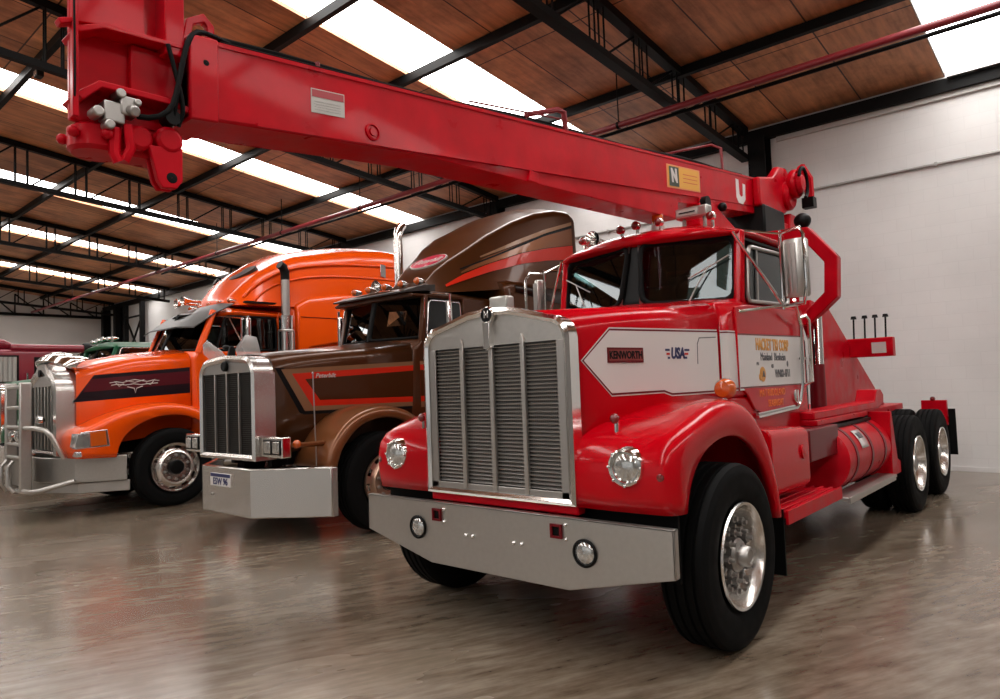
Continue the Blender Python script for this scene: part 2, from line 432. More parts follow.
# purlins across the trusses
PY = [(6.75, 'black roof purlin nearest the back wall, above the red sprinkler pipe'), (4.28, 'black roof purlin second from the back wall, crossing the skylight over the boom'),
      (2.42, 'black roof purlin third from the back wall, above the boom middle'), (.25, 'black roof purlin above the boom tip, fourth from the back wall')]
for y, lab in PY:
    t = MB().span((XL, -.045, -.07), (XR, .045, .07)).build('roof_purlin', STEELB, None, smooth=0, loc=(0, y, rz(y)-.085))
    tag(t, lab, 'purlin', 'roof purlins')
# steel columns against the back wall
CL = ['black steel column in the far corner by the white end wall', 'black steel column beside the far corner column', 'black steel column at the back wall behind the brown truck sleeper', 'black steel column on the white wall behind the crane boom base']
for X, lab in zip([-33.1, -31.6, -8.02, -1.66], CL):
    c = thing('steel_column', lab, 'column', (X, YB-.19, 0), 'steel columns')
    MB().span((-.15, -.16, 0), (.15, -.13, 5.82)).span((-.15, .13, 0), (.15, .16, 5.82)).span((-.015, -.13, 0), (.015, .13, 5.82)).build('flanged_post', STEELB, c, smooth=0)
    MB().span((-.2, -.22, 0), (.2, .18, .02)).build('base_plate', STEELB, c, smooth=0)
# lattice girder along the far end wall
t = thing('end_truss', 'dark lattice girder along the top of the far white end wall', 'truss', (XL+.15, 0, 5.5))
m = MB().span((-.06, -13.5, -.05), (.06, 9.2, .07)); m.build('bottom_chord', STEELB, t, smooth=0)
m = MB(); y = 9.0; k = 0
while y > -12:
    m.cyl((0, y, 0), (0, y, rz(y)-5.62), .03, n=6); m.cyl((0, y, 0), (0, y-1.1, rz(y-1.1)-5.62), .03, n=6); y -= 1.1
m.build('lattice', STEELB, t, smooth=0)
# cross-braced steel frame standing at the far back wall
t = thing('bracing_frame', 'black cross-braced steel frame on the back wall near the far corner', 'frame', (-29.6, 9.2, 0))
m = MB()
for x in (-.9, .9): m.span((x-.09, -.09, 0), (x+.09, .09, 5.8))
m.build('post', STEELB, t, smooth=0)
m = MB().cyl((-.9, 0, 3.2), (.9, 0, 5.2), .045, n=6).cyl((-.9, 0, 5.2), (.9, 0, 3.2), .045, n=6).cyl((-.9, 0, 3.2), (.9, 0, 3.2), .05, n=6).cyl((-.9, 0, 5.2), (.9, 0, 5.2), .05, n=6)
m.build('brace', STEELB, t, smooth=0)
# red sprinkler pipe hung under the roof
t = thing('sprinkler_pipe', 'long dark red sprinkler pipe hung below the roof across the hall', 'pipe', (0, 6.28, 5.6))
MB().cyl((XL+.4, 0, 0), (XR, 0, 0), .05, n=10).build('pipe_run', PIPE, t)
MB().cyl((-20, .13, -.045), (XR, .13, -.045), .028, n=8).build('pipe_shadow', STEELB, t)  # shadow line beneath the red pipe, added as a black tube
for X in (-28, -24, -20, -16, -12.6, -9.4, -6.4, -2.75, 4.9):
    MB().cyl((X, 0, -.05), (X, 0, rz(6.28)-5.6), .011, n=6).build('hanger_rod', STEELB, t)
    MB().cyl((X-.02, 0, 0), (X+.02, 0, 0), .062, n=10).build('pipe_clamp', STEELB, t)
# conduit on the back wall
t = thing('wall_conduit', 'thin grey conduit running along the white back wall', 'conduit', (0, YB-.03, 4.75))
MB().cyl((-20, 0, 0), (XR, 0, 0), .022, n=8).build('tube', STEEL, t)
m = MB()
for X in range(-19, 9, 2): m.span((X-.02, -.03, -.03), (X+.02, .028, .03))
m.build('clip', STEEL, t)
# small floodlight on a purlin near the boom tip
t = thing('flood_light', 'small black floodlight clamped to a roof member at the upper left', 'light', (-9.8, .25, rz(.25)-.2))
MB().span((-.09, -.05, -.16), (.09, .05, -.04)).build('housing', BLKP, t, bevel=.01)
MB().cyl((0, 0, -.05), (0, 0, .03), .02, n=8).build('bracket', BLKP, t)
MB().span((-.07, -.058, -.14), (.07, -.05, -.06)).build('lens', LENS, t)

# ================================================================== VEHICLE PARTS
def wheel_meshes(R=.53, W=.28, rr=.303, style='nuts', groove=True):
    """returns MBs (tyre, rim, hub) with the outer face towards +x, centred on the tyre"""
    h = W/2; ty = MB()
    prof = [(rr-.015, -h+.05), (rr+.03, -h+.015), (R*.80, -h), (R*.94, -h+.012), (R-.006, -h+.035)]
    if groove:
        for gx in (-.08, -.027, .027, .08):
            gx *= W/.28
            prof += [(R, gx-.010), (R-.014, gx-.006), (R-.014, gx+.006), (R, gx+.010)]
    prof += [(R-.006, h-.035), (R*.975, h-.02), (R*.94, h-.012), (R*.90, h-.002), (R*.87, h-.004), (R*.80, h), (rr+.05, h-.006), (rr+.03, h-.015), (rr-.015, h-.05)]
    ty.lathe(prof, n=56)
    ty.lathe([(rr*.9, -h+.05), (rr-.015, -h+.05)], n=56)
    return ty
def rim_mb(W, rr, style):
    h = W/2; m = MB(); hub = MB()
    if style == 'steer':        # polished lip, deep dish, dark disc with a double ring of nuts
        m.lathe([(rr, h-.02), (rr+.008, h-.008), (rr+.004, h+.004), (rr-.010, h), (rr-.020, h-.02), (rr-.030, h-.06), (rr-.040, h-.10), (rr-.052, h-.115)], n=48)
        hub.lathe([(rr-.05, h-.115), (.225, h-.10), (.205, h-.075), (.19, h-.07), (.175, h-.085), (.12, h-.08), (.10, h-.08)], n=40, mi=1)
        hub.lathe([(.10, h-.085), (.098, h-.04), (.085, h-.025), (.062, h-.02), (.058, h+.025), (.050, h+.035), (.038, h+.036), (.034, h+.03), (.001, h+.03)], n=28)
        for i in range(10):
            a = 2*math.pi*i/10; y, z = .140*math.cos(a), .140*math.sin(a)
            hub.cyl((h-.085, y, z), (h-.03, y, z), .024, n=6); hub.cyl((h-.03, y, z), (h+.004, y, z), .012, n=8)
        for i in range(10):
            a = 2*math.pi*(i+.5)/10; y, z = .208*math.cos(a), .208*math.sin(a)
            hub.cyl((h-.10, y, z), (h-.05, y, z), .027, n=8); hub.cyl((h-.05, y, z), (h-.03, y, z), .015, n=6)
            y, z = .165*math.cos(a), .165*math.sin(a); hub.cyl((h-.08, y, z), (h-.045, y, z), .012, n=6)
    elif style == 'holes':      # ten hand holes and ten nuts
        prof = [(rr, h-.02), (rr+.008, h-.008), (rr+.004, h+.006), (rr-.010, h+.002), (rr-.02, h-.02), (rr*.90, h-.025), (rr*.78, h-.018), (rr*.66, h-.004),
                (rr*.62, h+.012), (rr*.40, h+.014), (rr*.34, h+.01)]
        m.lathe(prof, n=60, skip=lambda k, i: k == 5 and (i % 6) in (0, 1, 2))
        m.lathe([(rr*.91, h-.03), (rr*.91, h-.12)], n=60)
        hub.lathe([(rr*.30, h-.02), (rr*.30, h+.045), (rr*.26, h+.055), (.001, h+.056)], n=28, mi=1)
        for i in range(10):
            a = 2*math.pi*(i+.5)/10; y, z = rr*.50*math.cos(a), rr*.50*math.sin(a)
            hub.cyl((h+.01, y, z), (h+.035, y, z), .019, n=6); hub.cyl((h+.035, y, z), (h+.05, y, z), .010, n=8)
    else:                       # rear: deep dish
        m.lathe([(rr, h-.02), (rr+.008, h-.008), (rr+.004, h+.004), (rr-.010, h), (rr-.022, h-.03), (rr-.035, h-.12), (rr-.05, h-.165), (.19, h-.17), (.10, h-.165)], n=48)
        hub.lathe([(.11, h-.17), (.105, h-.06), (.08, h-.04), (.001, h-.035)], n=24)
        for i in range(10):
            a = 2*math.pi*i/10; y, z = .143*math.cos(a), .143*math.sin(a)
            hub.cyl((h-.17, y, z), (h-.12, y, z), .018, n=6)
    return m, hub
DISC = pm('dull_wheel_disc', (.16, .155, .15), .45, .8)
WCACHE = {}
def wheel(root, x, y, R, W, rr, style, mr=None, mh=None, side=1):
    mr = mr or RIM; mh = mh or STEEL
    key = (R, W, rr, style, mr.name, mh.name)
    rz_ = 0 if side > 0 else math.pi
    if key in WCACHE:
        return copy_obj(WCACHE[key], root, (x, y, R), rz_)
    t = wheel_meshes(R, W, rr).build('wheel', TYRE, root, smooth=35, loc=(x, y, R))
    t.rotation_euler = (0, 0, rz_)
    m, hb = rim_mb(W, rr, style)
    m.build('rim', mr, t, smooth=35); hb.build('hub', [mh, BLKP if style == 'holes' else DISC], t, smooth=35)
    WCACHE[key] = t
    return t
def resample2(pts, n): return [(p.x, p.y) for p in spline([(a, b, 0) for a, b in pts], n)]
def fender(root, name, mat, side, prof, arch, xi, xo, rnd=.09, crown=.0, ximid=None, lip=.05, n=30, flare=None, front=None):
    """wheel-arch fender: prof = side-view top line, arch = side-view wheel opening (both (y,z) front to rear)"""
    P = resample2(prof, n); A = resample2(arch, n); rows = []
    for i, (p, a) in enumerate(zip(P, A)):
        d = Vector((a[0]-p[0], a[1]-p[1])); L = d.length or 1e-6; d /= L
        r = min(rnd, L*.8); u = i/(n-1)
        row = []
        for k in range(8):
            x = xi + (xo-r-xi)*k/7
            c = crown*math.sin(math.pi*min(1, max(0, k/7)))*1.0
            f = front(x, u) if front else 0
            row.append((x, p[0]-d.x*c, p[1]-d.y*c-f))
        for k in range(1, 6):
            t = math.pi/2*k/5
            f = front(xo, u)*(1-k/5) if front else 0
            row.append((xo-r+r*math.sin(t), p[0]+d.x*(r-r*math.cos(t)), p[1]+d.y*(r-r*math.cos(t))-f))
        row.append((xo-.002, a[0]-d.x*.012, a[1]-d.y*.012)); row.append((xo-.012, a[0], a[1])); row.append((xo-lip, a[0], a[1]))
        rows.append(row)
    m = MB().sheet(rows)
    if side < 0: m.mirror_x()
    return m.build(name, mat, root, smooth=50, solid=.012)
def pane(root, name, mat, pts, frame=None, fr=.018, th=.005):
    """flat glass pane with a rubber seal around it"""
    P = [Vector(p) for p in pts]; nrm = (P[1]-P[0]).cross(P[2]-P[0]).normalized()*th
    n = len(P); m = MB().add(P+[p+nrm for p in P], [tuple(range(n)), tuple(range(2*n-1, n-1, -1))] + [(i, (i+1) % n, n+(i+1) % n, n+i) for i in range(n)])
    o = m.build(name, mat, root, smooth=0)
    if frame: MB().tube(P, fr, n=8, closed=True).build('window_seal', frame, o, smooth=50)
    return o
def lerp3(a, b, t): return Vector(a).lerp(Vector(b), t)
def round_poly(P, r, n=3):
    """round the corners of a planar polygon"""
    P = [Vector(p) for p in P]; out = []
    for i, p in enumerate(P):
        a = P[i-1]; b = P[(i+1) % len(P)]
        ra = min(r, (a-p).length*.45); rb = min(r, (b-p).length*.45)
        q0 = p+(a-p).normalized()*ra; q1 = p+(b-p).normalized()*rb
        for k in range(n+1):
            t = k/n; out.append(q0*(1-t)**2 + p*2*t*(1-t) + q1*t*t)
    return out
def seat(root, x, y, z):
    m = MB().box((x, y, z), (.46, .46, .14)).box((x, y+.24, z+.38), (.46, .13, .66)).box((x, y+.26, z+.80), (.26, .10, .20))
    return m.build('seat', INTER, root, bevel=.03)
def steering(root, x, y, z, r=.23, tilt=.9):
    m = MB(); c = Vector((x, y, z)); ax = Vector((0, -math.cos(tilt), -math.sin(tilt))); a = Vector((1, 0, 0)); b = ax.cross(a)
    m.tube([c + a*r*math.cos(t*2*math.pi/24) + b*r*math.sin(t*2*math.pi/24) for t in range(24)], .014, n=6, closed=True)
    m.cyl(c+a*r, c-a*r, .012, n=6); m.cyl(c, c+ax*.5, .025, n=8)
    return m.build('steering_wheel', BLKP, root)

# ================================================================== RED CRANE TRUCK
RT = thing('crane_truck', 'large red truck with a long red crane boom raised over its cab, nearest the camera', 'truck', (0, 0, 0))
# ---- chassis
m = MB()
for s in (-1, 1): m.span((s*.36, .1, .78), (s*.44, 8.0, 1.04))
for y in (.5, 1.6, 2.8, 4.0, 5.0, 6.4, 7.7): m.span((-.36, y-.05, .80), (.36, y+.05, 1.0))
m.build('chassis_frame', REDOLD, RT, smooth=0)
m = MB()
m.cyl((-.9, .785, .53), (.9, .785, .53), .065, n=10)
for y in (5.73, 7.1): m.cyl((-.9, y, .53), (.9, y, .53), .10, n=12); m.ball((0, y, .55), .24, n=14)
m.build('axle', BLKP, RT)
# ---- bumper
poly = [(-1.22, .565), (-1.22, .813), (1.22, .813), (1.22, .565), (.56, .41), (-.56, .41)]
m = MB().prism([(x, z) for x, z in poly], 'y', 0, .012)
m.span((-1.22, .0, .80), (1.22, .045, .813)).span((1.207, 0, .565), (1.22, .045, .813)).span((-1.22, 0, .565), (-1.207, .045, .813))
BUM = m.build('bumper', ALU, RT, bevel=.004, smooth=30)
for s in (-1, 1):
    f = MB().lathe([(.078, .005), (.078, -.012), (.068, -.016), (.064, -.006)], (s*.68, 0, .631), 'y', 28).build('fog_light', BLKP, BUM)
    o = MB().lathe([(.064, -.004), (.055, -.012), (.03, -.018), (.001, -.020)], (s*.68, 0, .631), 'y', 24).build('fog_lens', LENS, RT); o.parent = BUM
    m = MB()
    for (a, b2) in (((-.04, -.04), (.04, -.026)), ((-.04, .026), (.04, .04)), ((-.04, -.026), (-.026, .026)), ((.026, -.026), (.04, .026))):
        m.span((s*.49+a[0], -.014, .731+a[1]), (s*.49+b2[0], .002, .731+b2[1]))
    m.span((s*.49-.026, -.004, .705), (s*.49+.026, -.001, .757), mi=1)
    m.build('tow_socket', [DKRED, BLACK], BUM, smooth=0)
    m = MB()
    for bx in (s*.20-.03, s*.20+.03): m.ball((bx, -.004, .625), .014, n=8)
    for bz in (.77, .69): m.ball((s*.49+.065, -.003, bz), .012, n=8)
    m.build('bumper_bolt', CHROME, BUM)
MB().span((-.55, .08, .55), (.55, .30, .80)).build('bumper_mount', BLKP, RT, smooth=0)
MB().span((-.60, .06, .815), (.60, .14, .87)).build('front_crossmember', REDOLD, RT, bevel=.01)
# ---- grille and radiator shell
def arch_poly(w, z0, zc, zt, r, n=5):
    """grille outline: flat bottom, rounded top corners, gently peaked top"""
    P = [(-w, z0), (w, z0), (w, zc-r)]
    for i in range(1, n+1):
        t = math.pi/2*i/n; P.append((w-r+r*math.cos(t), zc-r+r*math.sin(t)))
    P += [(w*.30, zt-.012), (0, zt), (-w*.30, zt-.012)]
    for i in range(0, n+1):
        t = math.pi/2+math.pi/2*i/n; P.append((-w+r+r*math.cos(t), zc-r+r*math.sin(t)))
    return P
def shell(root, name, mat, outer, inner, y0, y1, lip=.02):
    """radiator surround: band between two outlines of equal length, with depth"""
    n = len(outer); o3 = lambda P, y: [(p[0], y, p[1]) for p in P]
    mid = [((a[0]+b[0])/2, (a[1]+b[1])/2) for a, b in zip(outer, inner)]
    m = MB().loft([o3(inner, y0+lip*2), o3(inner, y0+lip*.6), o3(mid, y0), o3(outer, y0+lip*.6), o3(outer, y1)], cap=False)
    return m.build(name, mat, root, smooth=35)
GO = arch_poly(.61, .87, 1.965, 2.05, .14); GI = arch_poly(.565, .905, 1.925, 2.005, .11)
GR = shell(RT, 'grille', CHROME, GO, GI, .02, .115)
MB().prism(arch_poly(.60, .88, 1.95, 2.03, .13), 'y', .10, .13).build('radiator_core', BLACK, GR)
m = MB().prism([(-.566, 1.815), (.566, 1.815)] + [p for p in GI if p[1] > 1.82][0:], 'y', .045, .055)
m.build('header_panel', ALU, GR)
m = MB()
for s in (-1, 1): m.span((s*.507, .04, .905), (s*.566, .055, 1.815))
m.span((-.566, .04, .905), (.566, .055, .945))
m.build('inner_frame', STEEL, GR, bevel=.004)
m = MB(); k = 0
z = .955
while z < 1.81:
    m.add([(-.507, .052, z), (.507, .052, z), (.507, .066, z+.010), (-.507, .066, z+.010), (-.507, .054, z-.004), (.507, .054, z-.004)], [(0, 1, 2, 3), (0, 1, 5, 4)]); z += .0235
for i in range(68):
    x = -.5 + i*1.0/67; m.span((x-.0015, .066, .945), (x+.0015, .069, 1.815), mi=0)
m.build('grille_mesh', STEEL, GR, smooth=0)
for x in (-.255, 0, .255):
    MB().prism([(x-.016, .91), (x+.016, .91), (x+.016, 1.84), (x, 1.875), (x-.016, 1.84)], 'y', .03, .055).build('grille_bar', ALU, GR, bevel=.005)
em = MB().lathe([(.052, .02), (.052, .0), (.046, -.008)], (0, .015, 2.005), 'y', 24).lathe([(.046, -.006), (.001, -.006)], (0, .015, 2.005), 'y', 24, mi=1)
em.prism([(-.03, 1.96), (.03, 1.96), (.022, 1.83), (.03, 1.80), (0, 1.785), (-.03, 1.80), (-.022, 1.83)], 'y', .0, .05)
em.span((-.02, .004, 1.985), (-.006, .010, 2.03)).span((.006, .004, 1.985), (.02, .004+.006, 2.03)).span((-.014, .004, 2.0), (.014, .010, 2.012))
em.build('grille_emblem', [CHROME, BLKP], GR, bevel=.003)
MB().span((-.075, .12, 2.03), (.075, .20, 2.13)).build('hood_ornament', ALU, RT, bevel=.012)
# ---- hood (tapering out towards the cab)
def hood_ring(y, w, zb, zs, zt, r, n=5):
    P = [(w, y, zb), (w, y, (zb+zs)/2), (w, y, zs-r)]
    for i in range(1, n+1):
        t = math.pi/2*i/n; P.append((w-r+r*math.cos(t), y, zs-r+r*math.sin(t)))
    for i in range(1, 8):
        x = (w-r)*(1-2*i/8); P.append((x, y, zs+(zt-zs)*(1-(x/(w-r))**2)))
    for i in range(0, n+1):
        t = math.pi/2+math.pi/2*i/n; P.append((-w+r+r*math.cos(t), y, zs-r+r*math.sin(t)))
    return P + [(-w, y, (zb+zs)/2), (-w, y, zb)]
HW = lambda y: .60+(.815-.60)*(y-.18)/(1.55-.18)
m = MB().loft([hood_ring(.11, HW(.11), .95, 1.965, 2.02, .12), hood_ring(1.0, HW(1.0), 1.0, 2.05, 2.09, .12), hood_ring(1.55, HW(1.55), 1.1, 2.10, 2.15, .12)], ring_closed=False, cap=False)
HOOD = m.build('hood', RED, RT, smooth=40, solid=.01)
def hood_decal(poly, off, th, mi, mb, hw=HW):
    """flat marking on the right-hand hood side, poly in (y,z)"""
    n = len(poly); vs = [(hw(y)+off, y, z) for y, z in poly]+[(hw(y)+off+th, y, z) for y, z in poly]
    mb.add(vs, [tuple(range(n)), tuple(range(2*n-1, n-1, -1))]+[(i, (i+1) % n, n+(i+1) % n, n+i) for i in range(n)], mi)
ST = [(.17, 1.69), (.40, 1.87), (1.52, 1.88), (1.52, 1.475), (.98, 1.472), (.90, 1.495), (.40, 1.492)]
def inset(poly, d):
    c = (sum(p[0] for p in poly)/len(poly), sum(p[1] for p in poly)/len(poly)); out = []
    n = len(poly)
    for i, p in enumerate(poly):
        a = Vector(poly[i-1]); b = Vector(poly[(i+1) % n]); p = Vector(p)
        e0 = (p-a).normalized(); e1 = (b-p).normalized(); n0 = Vector((-e0.y, e0.x)); n1 = Vector((-e1.y, e1.x))
        if (Vector(c)-p).dot(n0+n1) < 0: n0, n1 = -n0, -n1
        bis = (n0+n1); k = d/max(.35, (1+n0.dot(n1))/2)/2
        out.append(tuple(p+bis*k))
    return out
for s in (1, -1):
    m = MB()
    hood_decal([(y-.022 if y < .3 else y, z+(.02 if z > 1.7 else -.02) if z != 1.69 else z) for y, z in ST], .0065, .001, 0, m)
    hood_decal([(y-.014 if y < .3 else y, z+(.012 if z > 1.7 else -.012) if z != 1.69 else z) for y, z in ST], .0078, .001, 1, m)
    hood_decal(ST, .009, .001, 0, m)
    hood_decal([(1.27, 1.66), (1.275, 1.80), (1.30, 1.842), (1.50, 1.85), (1.50, 1.843), (1.305, 1.835), (1.283, 1.795), (1.278, 1.66)], .0102, .0008, 2, m)
    if s < 0: m.mirror_x()
    m.build('side_stripe', [WHITE, DKRED, GREYL], HOOD, smooth=0)
hx = lambda y: HW(y)+.0115
sl = (.815-.60)/(1.55-.18)
m = MB(); hood_decal([(.37, 1.675), (.37, 1.768), (.70, 1.768), (.70, 1.675)], .010, .004, 0, m); hood_decal([(.38, 1.688), (.38, 1.755), (.69, 1.755), (.69, 1.688)], .0141, .001, 1, m)
HB = m.build('name_badge', [DKRED, MATS.setdefault('badge_face', pm('badge_face', (.28, .055, .05), .35, .4))], HOOD, smooth=0)
text('lettering', 'KENWORTH', BLKP, HB, (HW(.535)+.0155, .535, 1.720), .066, (sl, 1, 0), sx=.82, bold=.002)
m = MB()
for k in range(3):
    z = 1.762-k*.026; hood_decal([(.925+k*.012, z), (.925+k*.012, z-.014), (.972, z-.014), (.972, z)], .0102, .001, 0 if k % 2 == 0 else 1, m)
    hood_decal([(1.13, z), (1.13, z-.014), (1.185-k*.014, z-.014), (1.185-k*.014, z)], .0102, .001, 0 if k % 2 == 0 else 1, m)
US = m.build('flag_badge', [NAVYL, STRIPE], HOOD, smooth=0)
text('lettering', 'USA', NAVYL, US, (HW(1.055)+.0115, 1.055, 1.730), .100, (sl, 1, 0), sx=.80, bold=.004, shear=.15)
# ---- fenders with headlights
prof = [(.075, .865), (.055, 1.0), (.06, 1.13), (.10, 1.22), (.22, 1.285), (.42, 1.345), (.65, 1.405), (.86, 1.425), (1.08, 1.385), (1.27, 1.26), (1.42, 1.08), (1.52, .88), (1.58, .63)]
arc = [(.20, .865), (.235, .97), (.30, 1.06), (.38, 1.125), (.47, 1.17), (.62, 1.21), (.79, 1.22), (.95, 1.20), (1.12, 1.13), (1.26, 1.02), (1.38, .86), (1.44, .74), (1.47, .63)]
def front_drop(x, u):      # the inner front shoulder is lower than the outer ridge
    k = max(0, min(1, (1.02-x)/.12)); a = math.exp(-((u-.42)/.13)**2); return .045*k*a
for s in (1, -1):
    F = fender(RT, 'fender', RED, s, prof, arc, .52, 1.20, .085, .012, front=front_drop)
    H = MB().lathe([(.112, .03), (.110, -.02), (.100, -.045), (.088, -.050), (.082, -.030)], (s*.935, .07, 1.105), 'y', 32).build('headlight', CHROME, F)
    MB().lathe([(.083, -.030), (.07, -.042), (.04, -.052), (.001, -.056)], (s*.935, .07, 1.105), 'y', 28).build('headlight_lens', LENS, H)
    m = MB()
    for i in range(8):
        a = 2*math.pi*i/8; m.box((s*.935+.098*math.cos(a), .022, 1.105+.098*math.sin(a)), (.014, .012, .014))
    m.build('rim_clip', CHROME, H, bevel=.003)
    mk = MB().cyl((s*.80, .185, 1.25), (s*.80, .185, 1.345), .014, n=8).build('marker_lamp', CHROME, F)
    MB().ball((s*.80, .165, 1.355), .030, n=12, sc=(1, .8, 1)).build('lamp_lens', REDLENS, mk)
    sig = MB().cyl((s*1.06, 1.04, 1.38), (s*1.06, 1.04, 1.45), .018, n=8).build('turn_signal', CHROME, F)
    MB().lathe([(.001, -.05), (.05, -.04), (.066, -.01), (.066, .03), (.03, .05), (.001, .05)], (s*1.06, 1.05, 1.49), 'y', 20).build('lamp_lens', AMBER, sig)
    tr = MB().lathe([(.022, .01), (.02, -.012), (.001, -.018)], (s*1.13, .06, 1.06), 'y', 14).build('side_marker', REDLENS, F)
for s in (1, -1): MB().span((s*.50, .16, .50), (s*1.16, .18, .93)).build('dark_gap_sheet', BLACK, RT, smooth=0)  # black sheet added so the gap behind the bumper reads dark
MB().span((-.62, .2, .55), (.62, 1.5, 1.0)).build('engine_block', BLKP, RT, smooth=0)
# ---- wheels
for s in (1, -1):
    wheel(RT, s*1.10, .785, .53, .29, .300, 'steer', side=s)
    for y in (5.73, 7.12):
        wheel(RT, s*1.085, y, .53, .27, .300, 'rear', side=s)
        wheel(RT, s*.78, y, .53, .27, .300, 'rear', side=s)
    MB().span((s*.80, 1.60, .22), (s*1.18, 1.615, .66)).build('mud_flap', BLACK, RT, smooth=0)
# ---- cab
CB = .86
m = MB()
plan = [(-CB, 1.60), (-.80, 1.55), (.80, 1.55), (CB, 1.60), (CB, 3.24), (-CB, 3.24)]
m.prism([(-CB, 1.93), (-.80, 1.55), (.80, 1.55), (CB, 1.93), (CB, 3.24), (-CB, 3.24)], 'z', 1.02, 1.42)
m.loft([[(x, y, 1.42) for x, y in ((-CB, 1.60), (-.815, 1.55), (.815, 1.55), (CB, 1.60), (CB, 3.24), (-CB, 3.24))],
        [(x, y, 2.00) for x, y in ((-CB, 1.62), (-.815, 1.57), (.815, 1.57), (CB, 1.62), (CB, 3.24), (-CB, 3.24))],
        [(x, y, 2.10) for x, y in ((-CB+.01, 1.88), (-.78, 1.60), (.78, 1.60), (CB-.01, 1.88), (CB-.01, 3.24), (-CB+.01, 3.24))],
        [(x, y, 2.16) for x, y in ((-CB+.02, 1.97), (-.40, 1.76), (.40, 1.76), (CB-.02, 1.97), (CB-.02, 3.23), (-CB+.02, 3.23))]])
CAB = m.build('cab', RED, RT, bevel=.02, smooth=40)
def roof_ring(y, w, ze, zt, zu, n=12):
    P = []
    for i in range(n+1):
        t = -1+2*i/n; P.append((w*t, y, ze+(zt-ze)*(1-abs(t)**2.6)))
    return P + [(w*.97, y, zu), (-w*.97, y, zu)]
m = MB().loft([roof_ring(1.80, .30, 2.705, 2.72, 2.68), roof_ring(1.86, .66, 2.69, 2.755, 2.66), roof_ring(1.97, .835, 2.67, 2.80, 2.65), roof_ring(2.3, .85, 2.69, 2.86, 2.66), roof_ring(2.9, .85, 2.69, 2.87, 2.66), roof_ring(3.22, .83, 2.68, 2.80, 2.66)])
ROOFP = m.build('cab_roof', RED, RT, bevel=.015, smooth=45)
m = MB()
for s in (-1, 1):
    MB().tube([(s*.815, 1.945, 2.12), (s*.81, 2.03, 2.68)], .045, n=6).build('cab_pillar', RED, CAB, bevel=.01)
    MB().tube([(s*.80, 3.18, 2.12), (s*.80, 3.18, 2.68)], .06, n=4).build('rear_pillar', RED, CAB, bevel=.01)
m.span((-.8, 3.16, 2.12), (-.45, 3.23, 2.68)).span((.45, 3.16, 2.12), (.8, 3.23, 2.68)).span((-.45, 3.16, 2.12), (.45, 3.23, 2.2)).span((-.45, 3.16, 2.6), (.45, 3.23, 2.68))
m.build('rear_panel', RED, CAB, bevel=.01)
pane(CAB, 'rear_window', GLASSD, [(-.45, 3.19, 2.2), (.45, 3.19, 2.2), (.45, 3.19, 2.6), (-.45, 3.19, 2.6)], BLACK)
for s in (1, -1):
    P = [(s*.10, 1.755, 2.165), (s*.79, 1.945, 2.14), (s*.785, 2.02, 2.645), (s*.05, 1.855, 2.675)]
    pane(RT, 'windshield', GLASS, round_poly(P, .10), BLACK, .026)
    wp = MB().tube([(s*.46, 1.82, 2.135), (s*.55, 1.845, 2.30), (s*.62, 1.88, 2.42)], .006, n=6).tube([(s*.46, 1.855, 2.34), (s*.76, 1.935, 2.49)], .006, n=6)
    wp.ball((s*.45, 1.81, 2.13), .03, n=8)
    wp.build('wiper', STEEL, CAB)
    m = MB().add([(s*.12, 1.752, 2.15), (s*.055, 1.852, 2.68), (s*.035, 1.845, 2.68), (s*.085, 1.745, 2.15)], [(0, 1, 2, 3)])
    m.build('center_post_trim', STEEL, CAB, solid=.01)
m = MB().prism([(-.09, 1.765), (.09, 1.765), (.05, 1.79), (-.05, 1.79)], 'z', 2.14, 2.2)
m.loft([[(-.10, 1.76, 2.14), (.10, 1.76, 2.14), (.10, 1.78, 2.14), (-.10, 1.78, 2.14)], [(-.05, 1.86, 2.69), (.05, 1.86, 2.69), (.05, 1.88, 2.69), (-.05, 1.88, 2.69)]])
m.build('center_post', BLKP, CAB)
MB().span((-.75, 1.85, 2.02), (.75, 2.15, 2.17)).build('dashboard', INTER, CAB, bevel=.04)
for s in (-1, 1): seat(CAB, s*.42, 2.65, 1.75)
steering(CAB, .42, 2.22, 2.24)
MB().span((-.80, 2.0, 2.63), (.80, 3.15, 2.65)).build('headlining', GREYIN, CAB, smooth=0)
